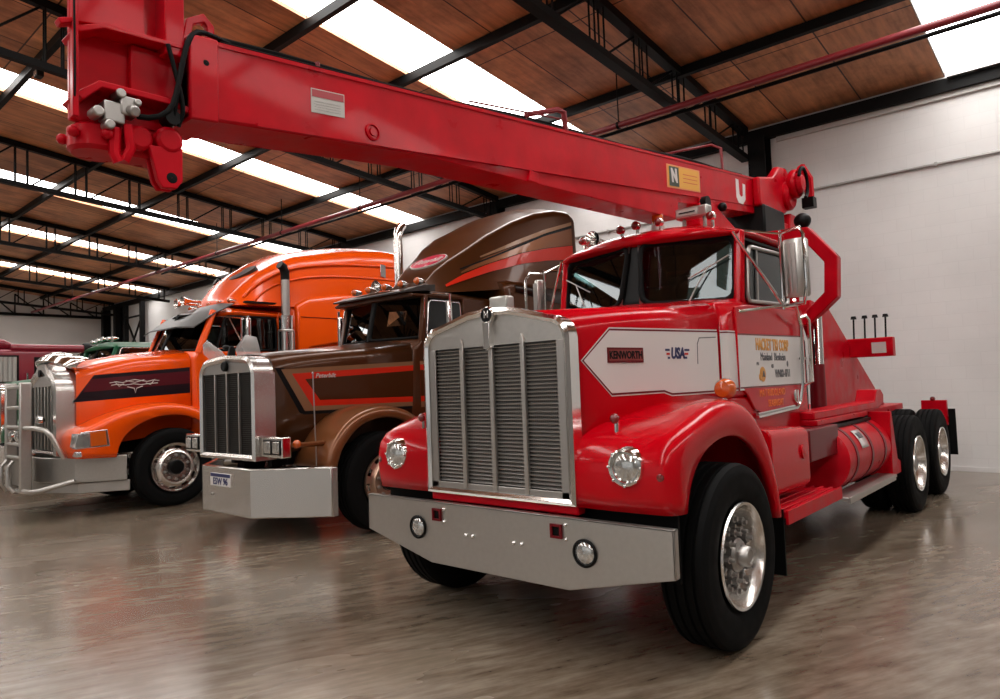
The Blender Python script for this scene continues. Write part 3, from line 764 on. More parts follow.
# door on each side
def door(root, X, s, poly, mat, win, wmat=GLASSD, th=.022, fr=STEEL):
    m = MB().prism(poly, 'x', s*X, s*(X+th)); d = m.build('door', mat, root, bevel=.008)
    W = round_poly([(s*(X-.01), y, z) for y, z in win], .06)
    pane(d, 'door_window', wmat, W, None)
    MB().tube([(s*(X+.01), p.y, p.z) for p in W], .016, n=8, closed=True).build('window_trim', fr, d)
    return d
for s in (1, -1):
    dp = [(1.98, 1.32), (1.88, 1.42), (1.74, 1.50), (1.72, 2.07), (1.95, 2.10), (3.16, 2.12), (3.16, 1.33), (3.05, 1.29), (2.2, 1.25)]
    D = door(RT, CB-.004, s, dp, RED, [(1.985, 2.13), (2.86, 2.155), (2.84, 2.575), (2.05, 2.555)])
    MB().cyl((s*.865, 2.19, 2.13), (s*.862, 2.22, 2.56), .010, n=8).build('vent_bar', STEEL, D)
    m = MB()
    m.prism([(1.735, 1.487), (3.145, 1.487), (3.145, 1.885), (1.735, 1.865)], 'x', s*(CB+.0185), s*(CB+.0192), mi=0)
    m.prism([(1.735, 1.475), (3.145, 1.475), (3.145, 1.897), (1.735, 1.877)], 'x', s*(CB+.0172), s*(CB+.0186), mi=1)
    m.prism([(1.735, 1.462), (3.145, 1.462), (3.145, 1.908), (1.735, 1.888)], 'x', s*(CB+.016), s*(CB+.0176), mi=0)
    m.build('door_panel_marking', [WHITE, DKRED], D, smooth=0)
    X = s*(CB+.0205); rd = (0, s, 0)
    if s > 0:
        text('lettering', 'HACKET TRI CORP', GOLD, D, (X, 2.41, 1.80), .125, rd, sx=.66, bold=.004)
        text('lettering', 'Mainland  Blenheim', GREYL, D, (X, 2.41, 1.708), .09, rd, sx=.76)
        text('lettering', 'PH', GREYL, D, (X, 2.08, 1.655), .035, rd); text('lettering', '03', GREYL, D, (X, 2.38, 1.635), .045, rd)
        text('lettering', 'WN02-4711', GREYL, D, (X, 2.60, 1.575), .085, rd, sx=.78, bold=.002)
        m = MB().lathe([(.058, .0), (.058, .003), (.001, .003)], (X-.002, 2.17, 1.575), 'x', 20).ball((X-.001, 2.12, 1.555), .03, n=8, sc=(.1, 1, 1))
        m.build('round_logo', GOLD, D); text('lettering', 'A', GREYL, D, (X+.004, 2.18, 1.575), .06, rd, bold=.003)
        MB().ball((X-.001, 2.72, 1.655), .022, n=8, sc=(.1, 1, 1.2)).build('small_emblem', GREYL, D)
        text('lettering', 'MAT RUDOLAND', ORL, D, (X-.002, 2.36, 1.428), .08, rd, sx=.86)
        text('lettering', 'SEABRIGHT', ORL, D, (X-.002, 2.42, 1.345), .075, rd, sx=.86)
    # lower red name panel, chrome foot trim, grab handle and door lock
    MB().prism([(2.0, 1.30), (3.05, 1.31), (3.05, 1.465), (1.95, 1.465)], 'x', s*(CB+.014), s*(CB+.0166)).build('lower_marking', DKRED, D, smooth=0)
    MB().tube([(s*(CB+.03), 2.0, 1.255), (s*(CB+.03), 2.85, 1.285), (s*(CB+.03), 2.95, 1.34), (s*(CB+.05), 2.97, 1.5), (s*(CB+.06), 2.97, 1.98), (s*1.02, 2.55, 2.16)], .014, n=8).build('grab_rail', CHROME, D)
    MB().tube([(s*(CB+.03), 2.0, 1.275), (s*(CB+.03), 2.8, 1.30)], .012, n=8).build('kick_trim', STEEL, D)
    MB().tube([(s*(CB+.02), 3.05, 2.05), (s*(CB+.07), 3.08, 2.07), (s*(CB+.08), 3.12, 2.03), (s*(CB+.08), 3.12, 1.50), (s*(CB+.02), 3.12, 1.47)], .014, n=8).build('grab_handle', CHROME, CAB)
    MB().lathe([(.055, 0), (.055, .012), (.045, .018), (.001, .018)] if s > 0 else [(.055, 0), (.055, -.012), (.045, -.018), (.001, -.018)], (s*(CB+.018), 2.86, 1.385), 'x', 20).box((s*(CB+.035), 2.86, 1.385), (.02, .03, .10)).build('door_handle', CHROME, D)
    MB().span((s*(CB+.02), 3.0, 1.69), (s*(CB+.045), 3.14, 1.71)).build('door_hinge', STEEL, D, bevel=.003)
    mk = MB()
    for z0, z1, o, mi in ((1.462, 1.895, .002, 0), (1.472, 1.886, .003, 1), (1.484, 1.876, .004, 0)):
        for (xa, ya, xb, yb) in ((.822, 1.553, CB+.001, 1.598), (CB+.001, 1.598, CB+.001, 1.735)):
            mk.quad((s*(xa+o), ya-o, z0), (s*(xb+o), yb-o*(1 if yb < 1.7 else 0), z0), (s*(xb+o), yb-o*(1 if yb < 1.7 else 0)+.004, z1), (s*(xa+o), ya-o+.004, z1), mi)
    mk.build('cowl_marking', [WHITE, DKRED], CAB, smooth=0)
# roof lamps, light bar, air horn
for k, x in enumerate((-.62, -.20, -.04, .17, .60)):
    yb = 1.98+abs(x)*.10; zl = 2.865-abs(x)*.05
    l = MB().lathe([(.02, .02), (.034, 0), (.038, -.04), (.032, -.05)], (x, yb, zl), 'y', 16).cyl((x, yb, 2.74), (x, yb, zl-.02), .014, n=8).build('roof_lamp', CHROME, ROOFP)
    MB().lathe([(.032, -.05), (.02, -.065), (.001, -.07)], (x, yb, zl), 'y', 16).build('lamp_lens', REDLENS, l)
bc = MB().cyl((.09, 2.1, 2.8), (.09, 2.1, 2.87), .055, n=18).build('beacon', OFFW, ROOFP)
MB().lathe([(.048, 0), (.048, .07), (.034, .095), (.001, .10)], (.09, 2.1, 2.87), 'z', 18).build('beacon_lens', AMBER, bc)
lb = MB().span((.27, 2.06, 2.865), (.55, 2.16, 2.955)).build('light_box', ALU, ROOFP, bevel=.015)
MB().span((.285, 2.052, 2.885), (.47, 2.061, 2.935)).build('lamp_front', OFFW, lb, bevel=.005)
MB().span((.31, 2.046, 2.905), (.45, 2.053, 2.915)).build('lamp_slot', BLKP, lb)
MB().cyl((.32, 2.12, 2.78), (.32, 2.12, 2.87), .016, n=8).build('lamp_bracket', STEEL, lb)
MB().cyl((.50, 2.12, 2.78), (.50, 2.12, 2.87), .016, n=8).build('lamp_bracket', STEEL, lb)
MB().lathe([(.02, .45), (.022, .1), (.035, .02), (.075, -.06), (.08, -.07)], (-.60, 2.2, 2.86), 'y', 18).cyl((-.60, 2.4, 2.76), (-.60, 2.4, 2.86), .015, n=6).build('air_horn', CHROME, ROOFP)
# west-coast mirrors
for s in (1, -1):
    x0 = 1.17 if s > 0 else -1.33
    b = MB().tube([(x0-s*.115, 2.2, 2.06), (x0-s*.115, 2.2, 2.66)], .012, n=8).tube([(x0-s*.115, 2.2, 2.64), (x0+s*.04, 2.17, 2.66), (x0+s*.075, 2.14, 2.60), (x0+s*.08, 2.14, 2.20), (x0+s*.05, 2.16, 2.09), (x0-s*.115, 2.2, 2.08)], .012, n=8)
    b.tube([(x0-s*.115, 2.2, 2.64), (s*.84, 2.05, 2.68)], .009, n=6).tube([(x0-s*.115, 2.2, 2.09), (s*.80, 1.92, 2.66)], .013, n=8).tube([(x0-s*.115, 2.2, 2.09), (s*.84, 1.72, 2.03)], .011, n=6)
    b.tube([(x0-s*.115, 2.2, 2.66), (s*.86, 2.9, 2.68)], .009, n=6)
    b = b.build('side_mirror', CHROME, RT)
    wk = .095 if s > 0 else .04
    ring = lambda z, k: [(x0-s*.02+wk*k*math.cos(a), 2.235-(.06*k*max(0, math.sin(a))), z) for a in [math.pi*i/8 for i in range(9)]]+[(x0-s*.02-wk*k, 2.245, z), (x0-s*.02+wk*k, 2.245, z)]
    MB().loft([ring(2.145, .85), ring(2.16, 1), ring(2.57, 1), ring(2.585, .85)]).build('mirror_housing', ALU, b, smooth=50)
    MB().span((x0-s*.02-wk*.9, 2.246, 2.16), (x0-s*.02+wk*.9, 2.249, 2.57)).build('mirror_glass', CHROME, b)
    m = MB()
    for q in (-.05, -.015, .02): m.span((x0-s*.02+q*wk/.095-.005, 2.168, 2.17), (x0-s*.02+q*wk/.095+.005, 2.185, 2.55))
    m.build('housing_rib', STEEL, b)
# ---- side boxes, steps, fuel tank
for s in (1, -1):
    MB().loft([rrect(.12, .70, 1.19, .07, 1.68, x0=s*.98), rrect(.12, .70, 1.16, .07, 2.45, x0=s*.98)]).build('tool_box', RED, RT, bevel=.01)
    MB().lathe([(.055, 0), (.055, s*.015), (.001, s*.02)], (s*1.10, 2.30, .98), 'x', 18).build('box_cap', RED, RT)
    m = MB().prism([(1.62, .60), (2.80, .60), (2.80, .64), (1.62, .64)], 'x', s*.80, s*1.20)
    for k in range(5): m.span((s*(.86+.07*k)-.012, 1.62, .64), (s*(.86+.07*k)+.012, 2.80, .652))
    m.span((s*1.195, 1.60, .56), (s*1.215, 2.82, .655))
    m.build('running_board', REDOLD, RT, bevel=.004)
    MB().prism([(2.3, .65), (2.92, .65), (2.92, .78), (2.5, .98)], 'x', s*.86, s*.90).build('step_gusset', REDOLD, RT)
    MB().span((s*.55, 2.60, .86), (s*1.06, 3.36, 1.12)).build('battery_box', DKRED, RT, bevel=.015)
    MB().span((s*.50, 3.0, 1.12), (s*1.0, 4.55, 1.17)).build('side_deck', REDOLD, RT, bevel=.008)
    m = MB().lathe([(.001, 0), (.27, 0), (.295, .02), (.295, 1.46), (.27, 1.48), (.001, 1.48)], (s*.86, 3.30, .80), 'y', 36)
    T = m.build('fuel_tank', REDOLD, RT)
    for y in (3.55, 4.05, 4.53): MB().lathe([(.296, -.035), (.303, -.03), (.303, .03), (.296, .035)], (s*.86, y, .80), 'y', 36).build('tank_strap', DKRED, T)
    MB().prism([(3.4, 1.07), (4.7, 1.07), (4.7, 1.10), (3.4, 1.10)], 'x', s*.72, s*1.0).build('tread_strip', BLKP, T)
    if s > 0:
        a0 = .45
        m = MB().sheet([[(s*(.86+.3035*math.cos(a)), y, .80+.3035*math.sin(a)) for y in (3.72, 3.95)] for a in [.25+.6*i/6 for i in range(7)]])
        m.build('tank_label', WHITE, T, solid=.001)
        m = MB().sheet([[(s*(.86+.3045*math.cos(a)), y, .80+.3045*math.sin(a)) for y in (3.76, 3.91)] for a in [.55+.2*i/4 for i in range(5)]]); m.build('label_mark', GREYL, T, solid=.001)
    MB().span((s*1.02, 3.05, .50), (s*1.20, 4.72, .53)).span((s*1.195, 3.05, .48), (s*1.212, 4.62, .535)).build('tank_step', ALU, RT, bevel=.004)
    MB().prism([(4.74, .50), (5.10, .50), (5.10, .62), (4.98, .66), (4.84, 1.15), (4.78, 1.15)], 'x', s*.95, s*1.16).build('tank_bracket', REDOLD, RT, bevel=.006)
    # deck beam above the tank, tail post and mud flap
    MB().prism([(3.0, 1.17), (5.15, 1.17), (5.34, 1.22), (5.36, 1.31), (5.25, 1.37), (5.08, 1.37), (4.98, 1.25), (3.0, 1.24)], 'x', s*.78, s*.98).build('deck_beam', REDOLD, RT, bevel=.012)
    MB().span((s*.86, 7.90, .80), (s*1.16, 7.99, 1.14)).build('tail_post', REDOLD, RT, bevel=.006)
    MB().span((s*1.0, 8.0, .40), (s*1.24, 8.02, 1.02)).build('rear_mud_flap', BLACK, RT, smooth=0)
    tl = MB().lathe([(.03, .02), (.035, 0), (.025, -.02), (.001, -.025)], (s*1.0, 7.91, 1.16), 'y', 12).build('tail_lamp', REDLENS, RT)
MB().span((-.7, 3.4, 1.04), (.7, 7.6, 1.12)).build('rear_deck', REDOLD, RT, bevel=.01)
# ---- crane column, back stay, guard loop, lever console
CR = MB().prism([(4.05, 1.1), (4.1, 3.0), (4.3, 3.28), (4.95, 3.28), (5.0, 2.9), (5.0, 1.1)], 'x', -.22, .22).build('crane_column', REDOLD, RT, bevel=.02)
for s in (1, -1):
    MB().prism([(4.68, 1.12), (4.68, 1.88), (4.40, 2.18), (4.45, 2.34), (5.05, 2.28), (7.25, 1.12)], 'x', s*.44, s*.56).build('back_stay', REDOLD, CR, bevel=.012)
    MB().cyl((s*.70, 4.1, 1.2), (s*.66, 4.28, 2.2), .05, n=12, mi=0).cyl((s*.70, 4.05, 1.2), (s*.685, 4.1, 1.65), .075, n=12, mi=1).build('lift_ram', [CHROME, DKRED], CR)
MB().tube([(.10, 4.2, 3.02), (.64, 4.2, 2.985), (.865, 4.2, 2.69), (.845, 4.2, 2.34), (.60, 4.2, 2.12), (.10, 4.2, 2.12)], .088, n=4, up=(0, 1, 0)).build('guard_loop', REDOLD, CR, bevel=.012)
MB().ball((.60, 4.2, 3.13), .085, n=18, sc=(1, 1, .95)).cyl((.60, 4.2, 3.05), (.60, 4.2, 3.09), .04, n=10).build('work_lamp', BLKP, CR)
MB().span((-.40, 4.0, 1.12), (.44, 4.6, 1.95)).build('dark_gap_block', BLKP, CR, bevel=.04)  # black block added to darken the gap in front of the back stay
LC = MB().span((.10, 5.75, 1.735), (1.02, 5.87, 1.955)).build('lever_console', REDOLD, CR, bevel=.01)
MB().span((.80, 5.742, 1.775), (.95, 5.75, 1.90)).build('console_plate', OFFW, LC)
MB().cyl((.46, 5.81, 1.2), (.46, 5.81, 1.75), .05, n=8).build('console_post', REDOLD, LC)
for x in (.30, .60, .72, .83, .94):
    lv = MB().cyl((x, 5.81, 1.95), (x+.008, 5.81, 2.20), .010, n=6).cyl((x+.008, 5.81, 2.19), (x+.008, 5.81, 2.225), .034, .026, n=10).build('lever', BLKP, LC)
m = MB()
for k in range(4):
    x = .40+.03*k; m.tube([(x, 3.5, 1.2), (x+.03, 3.55, 1.6), (x+.02, 3.75, 2.0), (x-.05, 4.0, 2.5)], .016, n=6)
m.build('hydraulic_hose', BLACK, CR)
MB().span((.25, 3.42, 1.15), (.72, 3.70, 1.62)).build('valve_block', BLKP, CR, bevel=.02)
MB().cyl((.62, 3.5, 1.15), (.66, 3.62, 2.05), .055, n=12).build('air_pipe', STEEL, CR)
# ---- boom: straight line in the truck's centre plane, rising to the rear
BX = .14
zt_ = lambda y: 3.242+.103*y
zs_ = lambda y: 2.925+.107*y
zb_ = lambda y: 2.866+.038*y
def bring(y, w=BX, low=True):
    zl = min(zb_(y), zs_(y)-.012) if low else zs_(y)-.075
    P = [(w, zt_(y)), (w, zs_(y)), (w-.006, zs_(y)-.008), (w-.008, zl), (-w+.008, zl), (-w+.006, zs_(y)-.008), (-w, zs_(y)), (-w, zt_(y))]
    return [(x, y, z) for x, z in P]
BM = MB().loft([bring(y) for y in (-1.9, -1.2, -.6, 0, 1, 2.40)]+[bring(2.41, low=False)]+[bring(y, low=False) for y in (3.3, 4.6)]).build('boom', REDOLD, RT, bevel=.010, smooth=30)
m = MB()      # raised top and bottom flanges
for s in (1, -1):
    m.loft([[(s*BX, y, zs_(y)-.010), (s*(BX+.008), y, zs_(y)-.008), (s*(BX+.008), y, zs_(y)+.006), (s*BX, y, zs_(y)+.008)] for y in (-1.6, 2.9)])
    m.loft([[(s*BX, y, zt_(y)-.014), (s*(BX+.006), y, zt_(y)-.014), (s*(BX+.006), y, zt_(y)+.005), (s*(BX-.02), y, zt_(y)+.005)] for y in (-1.85, 4.3)])
m.build('weld_flange', REDOLD, BM)
m = MB()
for y in (.30,): m.prism([(y, zb_(y)+.002), (y+.10, zb_(y)+.002), (y+.10, zs_(y)-.01), (y+.02, zs_(y)-.005)], 'x', BX-.01, BX+.012)
m.build('section_stop', REDOLD, BM, bevel=.004)
MB().loft([[(-.11, y, zt_(y)-.01), (.11, y, zt_(y)-.01), (.11, y, zt_(y)+.015), (-.11, y, zt_(y)+.015)] for y in (-1.5, 3.6)]).build('top_plate', REDOLD, BM)
m = MB().tube([(.09, y, zt_(y)+.035+.010*math.sin(y*3)) for y in [-1.75+.3*i for i in range(20)]], .013, n=6).tube([(.11, y, zt_(y)+.02) for y in [-1.75+.3*i for i in range(12)]], .009, n=6); m.build('boom_hose', BLACK, BM)
m = MB()
m.tube([(.10, .35, zt_(.35)), (.09, .37, zt_(.37)+.075), (.03, .45, zt_(.45)+.095)], .012, n=6)
m.build('hose_guide', PIPE, BM); m = MB()
m.tube([(.12, .78, zt_(.78)), (.12, .76, zt_(.76)+.14), (.10, .72, zt_(.72)+.16), (-.02, .50, zt_(.50)+.12)], .019, n=8)
m.tube([(.12, .78, zt_(.78)+.09), (.11, -.2, zt_(-.2)+.05)], .006, n=6)
m.build('hose_guide', PIPE, BM); m = MB()
m.tube([(.10, -1.25, zt_(-1.25)), (.10, -1.25, zt_(-1.25)+.05)], .014, n=6)
m.build('hose_guide', PIPE, BM)
m = MB().tube([(.12, 3.42, zt_(3.42)), (.12, 3.40, zt_(3.4)+.23), (.05, 3.34, zt_(3.4)+.27), (-.5, 3.2, zt_(3.4)+.26)], .013, n=6); m.build('guide_rod', PIPE, BM)
def bdec(name, pts, mat, off=.001, th=.002, par=None, side=BX):
    n = len(pts); vs = [(side+off, y, z) for y, z in pts]+[(side+off+th, y, z) for y, z in pts]
    return MB().add(vs, [tuple(range(n)), tuple(range(2*n-1, n-1, -1))]+[(i, (i+1) % n, n+(i+1) % n, n+i) for i in range(n)]).build(name, mat, par or BM, smooth=0)
par_ = lambda y0, y1, a, b: [(y0, zs_(y0)+a), (y1, zs_(y1)+a), (y1, zs_(y1)+b), (y0, zs_(y0)+b)]
SG = bdec('warning_plate', par_(2.20, 2.84, .040, .245), MATS.setdefault('plate_border', pm('plate_border', (.72, .25, .08), .4)))
bdec('plate_field', par_(2.225, 2.815, .050, .235), YEL, .0035, .001, SG); bdec('plate_mark', par_(2.24, 2.42, .056, .229), DGREEN, .005, .001, SG)
text('lettering', 'N', WHITE, SG, (BX+.0075, 2.33, zs_(2.33)+.145), .155, (0, 1, .105), sx=.9, bold=.009)
for z in (.105, .14, .175): bdec('plate_rule', par_(2.50, 2.78, z, z+.005), STRIPE, .005, .001, SG)
RP = bdec('rating_plate', par_(-1.318, -1.127, .105, .222), OFFW)
bdec('plate_header', par_(-1.313, -1.132, .182, .217), MATS.setdefault('faded_red', pm('faded_red', (.40, .05, .06), .5)), .0035, .001, RP)
for k in range(4): bdec('plate_rule', par_(-1.30, -1.15, .12+.013*k, .122+.013*k), STEEL, .0035, .001, RP)
MB().lathe([(.045, 0), (.045, .008), (.035, .010), (.034, .002), (.022, .002), (.02, .010), (.001, .010)], (BX, -.955, zs_(-.955)+.06), 'x', 22).build('inspection_boss', REDOLD, BM)
z0 = zs_(3.6)-.03
bdec('white_hook_mark', [(3.670, z0+.10), (3.720, z0+.05), (3.830, z0+.05), (3.900, z0+.11), (3.910, z0+.27), (3.840, z0+.27), (3.835, z0+.14), (3.790, z0+.12), (3.750, z0+.14), (3.740, z0+.29), (3.670, z0+.29)], WHITE)
# collar at the outer end
m = MB().loft([[(x, y, z) for x, z in ((BX+.012, zt_(y)+.012), (BX+.012, zs_(y)-.022), (-BX-.012, zs_(y)-.022), (-BX-.012, zt_(y)+.012))] for y in (-1.90, -1.775)])
m.build('end_collar', REDOLD, BM, bevel=.008)
MB().lathe([(.013, 0), (.001, .001)], (BX+.013, -1.83, zt_(-1.83)-.10), 'x', 14).build('pin_hole', BLACK, BM)
# head frame: web with wide flanges, front plate, post, lug and valve
def plate(y0, y1, z0, z1, x0, x1, mb): return mb.span((x0, y0, z0), (x1, y1, z1))
HD = plate(-2.305, -1.93, 2.62, 3.42, .015, .045, MB()).build('boom_head', REDOLD, RT, bevel=.006)
m = MB().prism([(-2.315, 2.94), (-2.22, 2.985), (-1.92, 3.005), (-1.92, 2.985), (-2.215, 2.965), (-2.30, 2.92)], 'x', -.02, .14); m.build('upper_flange', REDOLD, HD, bevel=.004)
m = MB().prism([(-2.315, 2.69), (-2.235, 2.76), (-1.99, 2.765), (-1.90, 2.75), (-1.90, 2.725), (-1.99, 2.74), (-2.225, 2.735), (-2.29, 2.67)], 'x', -.02, .14); m.build('lower_flange', REDOLD, HD, bevel=.004)
m = MB().prism([(-2.30, 2.97), (-2.22, 2.985), (-2.06, 2.995), (-2.06, 3.42), (-2.30, 3.42)], 'x', .09, .115); m.build('upper_side_plate', REDOLD, HD, bevel=.004)
m = MB().span((.112, -2.325, 2.60), (.145, -2.305, 3.42)); m.build('front_plate', REDOLD, HD, bevel=.003)
MB().span((-.02, -1.99, 2.95), (.135, -1.91, 3.42)).build('head_post', REDOLD, HD, bevel=.006)
m = MB().span((-.06, -2.10, 2.76), (.075, -1.91, 2.97)); m.build('inner_panel', REDOLD, HD, bevel=.005)
MB().prism([(-2.36, 2.93), (-2.31, 2.955), (-2.31, 2.975), (-2.37, 2.95)], 'x', .09, .14).build('front_lip', REDOLD, HD, bevel=.004)
MB().tube([(.06, -1.88, zt_(-1.88)), (.06, -1.86, zt_(-1.86)+.10), (.06, -1.80, zt_(-1.8)+.13), (.06, -1.77, zt_(-1.77)+.10), (.06, -1.765, zt_(-1.76))], .022, n=4, up=(1, 0, 0)).build('lifting_eye', REDOLD, BM, bevel=.004)
m = MB().lathe([(.001, -.07), (.085, -.07), (.10, -.055), (.10, .02), (.075, .04), (.001, .045)], (.0, -2.20, 2.585), 'z', 24)
for k in range(6): m.ball((.115*math.cos(k*1.05), -2.20+.115*math.sin(k*1.05), 2.57), .022, n=8)
m.build('swivel_flange', REDOLD, HD)
MB().span((-.07, -2.17, 2.52), (.08, -1.90, 2.645)).cyl((-.09, -1.97, 2.60), (.13, -1.97, 2.60), .055, n=14).cyl((-.09, -2.08, 2.585), (.12, -2.08, 2.585), .05, n=14).build('sheave_block', REDOLD, HD, bevel=.015)
MB().cyl((.08, -1.965, 2.69), (.145, -1.965, 2.69), .032, n=12).build('sheave_pin', BLKP, HD)
lug = MB().prism([(-2.05, 2.56), (-1.92, 2.575), (-1.92, 2.44), (-1.945, 2.405), (-2.00, 2.40), (-2.02, 2.43)], 'x', .095, .125).build('lug_plate', REDOLD, HD, bevel=.004)
MB().prism([(-2.05, 2.56), (-1.92, 2.575), (-1.92, 2.44), (-1.945, 2.405), (-2.00, 2.40), (-2.02, 2.43)], 'x', .05, .07).build('lug_plate', REDOLD, HD, bevel=.004)
MB().lathe([(.022, .0), (.018, .001), (.001, .001)], (.125, -1.965, 2.445), 'x', 14).build('lug_hole', BLACK, lug)
m = MB().box((.10, -2.18, 2.655), (.07, .075, .08), 0, None).box((.11, -2.13, 2.69), (.06, .06, .075)).cyl((.08, -2.24, 2.64), (.15, -2.24, 2.64), .022, n=8).cyl((.08, -2.16, 2.73), (.15, -2.16, 2.73), .020, n=8).cyl((.13, -2.125, 2.675), (.165, -2.115, 2.665), .022, n=10).cyl((.08, -2.20, 2.60), (.15, -2.20, 2.60), .020, n=8).cyl((.08, -2.10, 2.71), (.15, -2.10, 2.71), .016, n=8)
m.build('hydraulic_valve', STEEL, HD, bevel=.008)
m = MB().tube([(.11, -2.17, 2.60), (.11, -2.175, 2.50), (.11, -2.16, 2.47)], .02, n=8).tube([(.12, -2.13, 2.62), (.12, -2.12, 2.53), (.11, -2.14, 2.48)], .018, n=8); m.build('valve_fitting', REDOLD, HD)
m = MB()
m.tube(spline([(.13, -2.10, 2.66), (.15, -2.03, 2.67), (.155, -1.97, 2.74), (.155, -1.93, 2.92), (.15, -1.90, 3.03), (.13, -1.84, 3.09), (.10, -1.7, 3.10)], 18), .011, n=8)
m.tube(spline([(.13, -1.96, 2.66), (.15, -1.95, 2.80), (.15, -1.91, 3.0), (.12, -1.84, 3.075)], 18), .010, n=8)
m.tube(spline([(.13, -1.94, 2.66), (.15, -1.93, 2.75), (.15, -1.985, 2.98)], 18), .009, n=8)
m.tube(spline([(.09, -2.315, 2.62), (.15, -2.32, 2.72), (.152, -2.325, 3.40)], 18), .004, n=8)
m.build('head_hose', BLACK, HD)
# pivot and slew motor at the rear end
DY = .38
m = MB().lathe([(.001, -.28), (.14, -.28), (.17, -.25), (.17, .25), (.14, .28), (.001, .28)], (0, 4.55+DY, 3.60), 'x', 26); m.build('boom_pivot', REDOLD, BM)
m = MB().prism([(4.1, 3.36), (4.8, 3.36), (5.1, 3.5), (5.14, 3.78), (4.95, 3.93), (4.72, 3.90), (4.5, 3.74), (4.1, 3.66)], 'x', .14, .22)
m.build('pivot_cheek', REDOLD, BM, bevel=.02)
MB().lathe([(.001, 0), (.10, 0), (.12, .03), (.12, .14), (.085, .18), (.001, .19)], (.22, 4.95, 3.72), 'x', 20).lathe([(.15, .05), (.165, .07), (.165, .11), (.15, .13)], (.22, 4.95, 3.72), 'x', 20).build('slew_motor', REDOLD, BM)
MB().tube([(.40, 4.95+.14*math.cos(a), 3.72+.17*math.sin(a)) for a in [math.pi*(-.4+1.3*i/12) for i in range(13)]], .02, n=6).build('motor_hose', BLACK, BM)
m = MB().tube([(.30, 5.2, 3.98), (.34, 5.33, 3.85), (.34, 5.34, 3.60)], .05, n=6).box((.34, 5.31, 3.56), (.13, .12, .12), 1); m.build('motor_bracket', [REDOLD, BLKP], BM)
MB().span((-.2, 4.15, 3.0), (.24, 4.75, 3.38)).build('slew_gearbox', BLKP, BM, bevel=.02)
MB().prism([(4.95, 3.40), (5.12, 3.40), (4.98, 2.8), (4.80, 2.8)], 'x', .16, .24).build('gearbox_brace', REDOLD, BM, bevel=.01)
MB().prism([(2.75, 2.96), (2.95, 2.86), (3.3, 3.0), (3.6, 2.92), (3.8, 2.96), (3.1, 3.2), (2.8, 3.22)], 'x', .02, .16).build('boom_rest', REDOLD, BM, bevel=.01)
MB().ball((.17, 3.25, 3.2), .045, n=10).cyl((.12, 2.85, 3.17), (.21, 2.85, 3.17), .06, n=12).build('rest_bolt', BLKP, BM)

# ================================================================== BROWN SLEEPER TRUCK
TANB = pm('light_brown_paint', (.19, .066, .022), .28, .3, .4, .25)
BT = thing('sleeper_truck', 'brown long-nose truck with chrome grille and tall brown sleeper, between the red and orange trucks', 'truck', (-4.4, .53, 0))
def chassis(root, L, mat, ys, yf):
    m = MB()
    for s in (-1, 1): m.span((s*.36, .3, .78), (s*.44, L, 1.04))
    for y in [.5+k*(L-.7)/4 for k in range(5)]: m.span((-.36, y-.05, .80), (.36, y+.05, 1.0))
    m.build('chassis_frame', mat, root, smooth=0)
    m = MB()
    for y, R in [(yf, ys[0])]+[(y, ys[0]) for y in ys[1:]]: m.cyl((-.85, y, R), (.85, y, R), .07, n=10)
    m.build('axle', BLKP, root)
chassis(BT, 7.6, BLKP, (.55, 5.4, 6.78), 1.28)
pl = [(-1.22, .52), (-.53, 0), (.53, 0), (1.22, .52), (1.22, .60), (.52, .05), (-.52, .05), (-1.22, .60)]
BB = MB().prism(pl, 'z', .28, .79).build('bumper', POLISH, BT, bevel=.012, smooth=30)
LP = MB().span((-.32, -.012, .575), (.14, -.001, .715)).build('license_plate', WHITE, BB, bevel=.004)
MB().span((-.31, -.014, .675), (.13, -.0115, .712)).build('plate_band', NAVYL, LP, smooth=0)
text('lettering', 'ESW 96', NAVYL, LP, (-.09, -.0135, .625), .10, (1, 0, 0), sx=1.0, bold=.003)
MB().ball((-.30, -.004, .48), .018, n=8).build('tow_pin', STEEL, BB)
GO = arch_poly(.61, .87, 1.97, 2.0, .20); GI = arch_poly(.545, .93, 1.90, 1.93, .14)
G = shell(BT, 'grille', POLISH, GO, GI, .0, .26, .035)
MB().prism(arch_poly(.60, .88, 1.95, 1.98, .18), 'y', .10, .13).build('radiator_core', BLACK, G)
MB().prism([(-.546, 1.80), (.546, 1.80)] + [p for p in GI if p[1] > 1.80], 'y', .03, .045).build('header_panel', STEEL, G)
m = MB(); z = .945
while z < 1.80: m.span((-.53, .05, z), (.53, .056, z+.006)); z += .0215
for i in range(50): x = -.52+i*1.04/49; m.span((x-.002, .056, .93), (x+.002, .062, 1.80))
m.build('grille_mesh', MATS.setdefault('dark_mesh', pm('dark_mesh', (.08, .075, .07), .4, .7)), G, smooth=0)
for x in (-.265, 0, .265): MB().span((x-.010, .025, .93), (x+.010, .05, 1.81)).build('grille_bar', STEEL, G, bevel=.003)
MB().lathe([(.055, .02), (.055, -.02), (.045, -.03), (.001, -.03)], (0, .02, 1.88), 'y', 22).build('grille_emblem', BLKP, G)
MB().prism([(.05, 2.0), (.14, 2.0), (.12, 2.10), (.08, 2.11)], 'x', -.02, .02).ball((0, .03, 2.09), .045, n=10, sc=(1.2, .8, .6)).build('hood_ornament', BLKP, BT, bevel=.005)
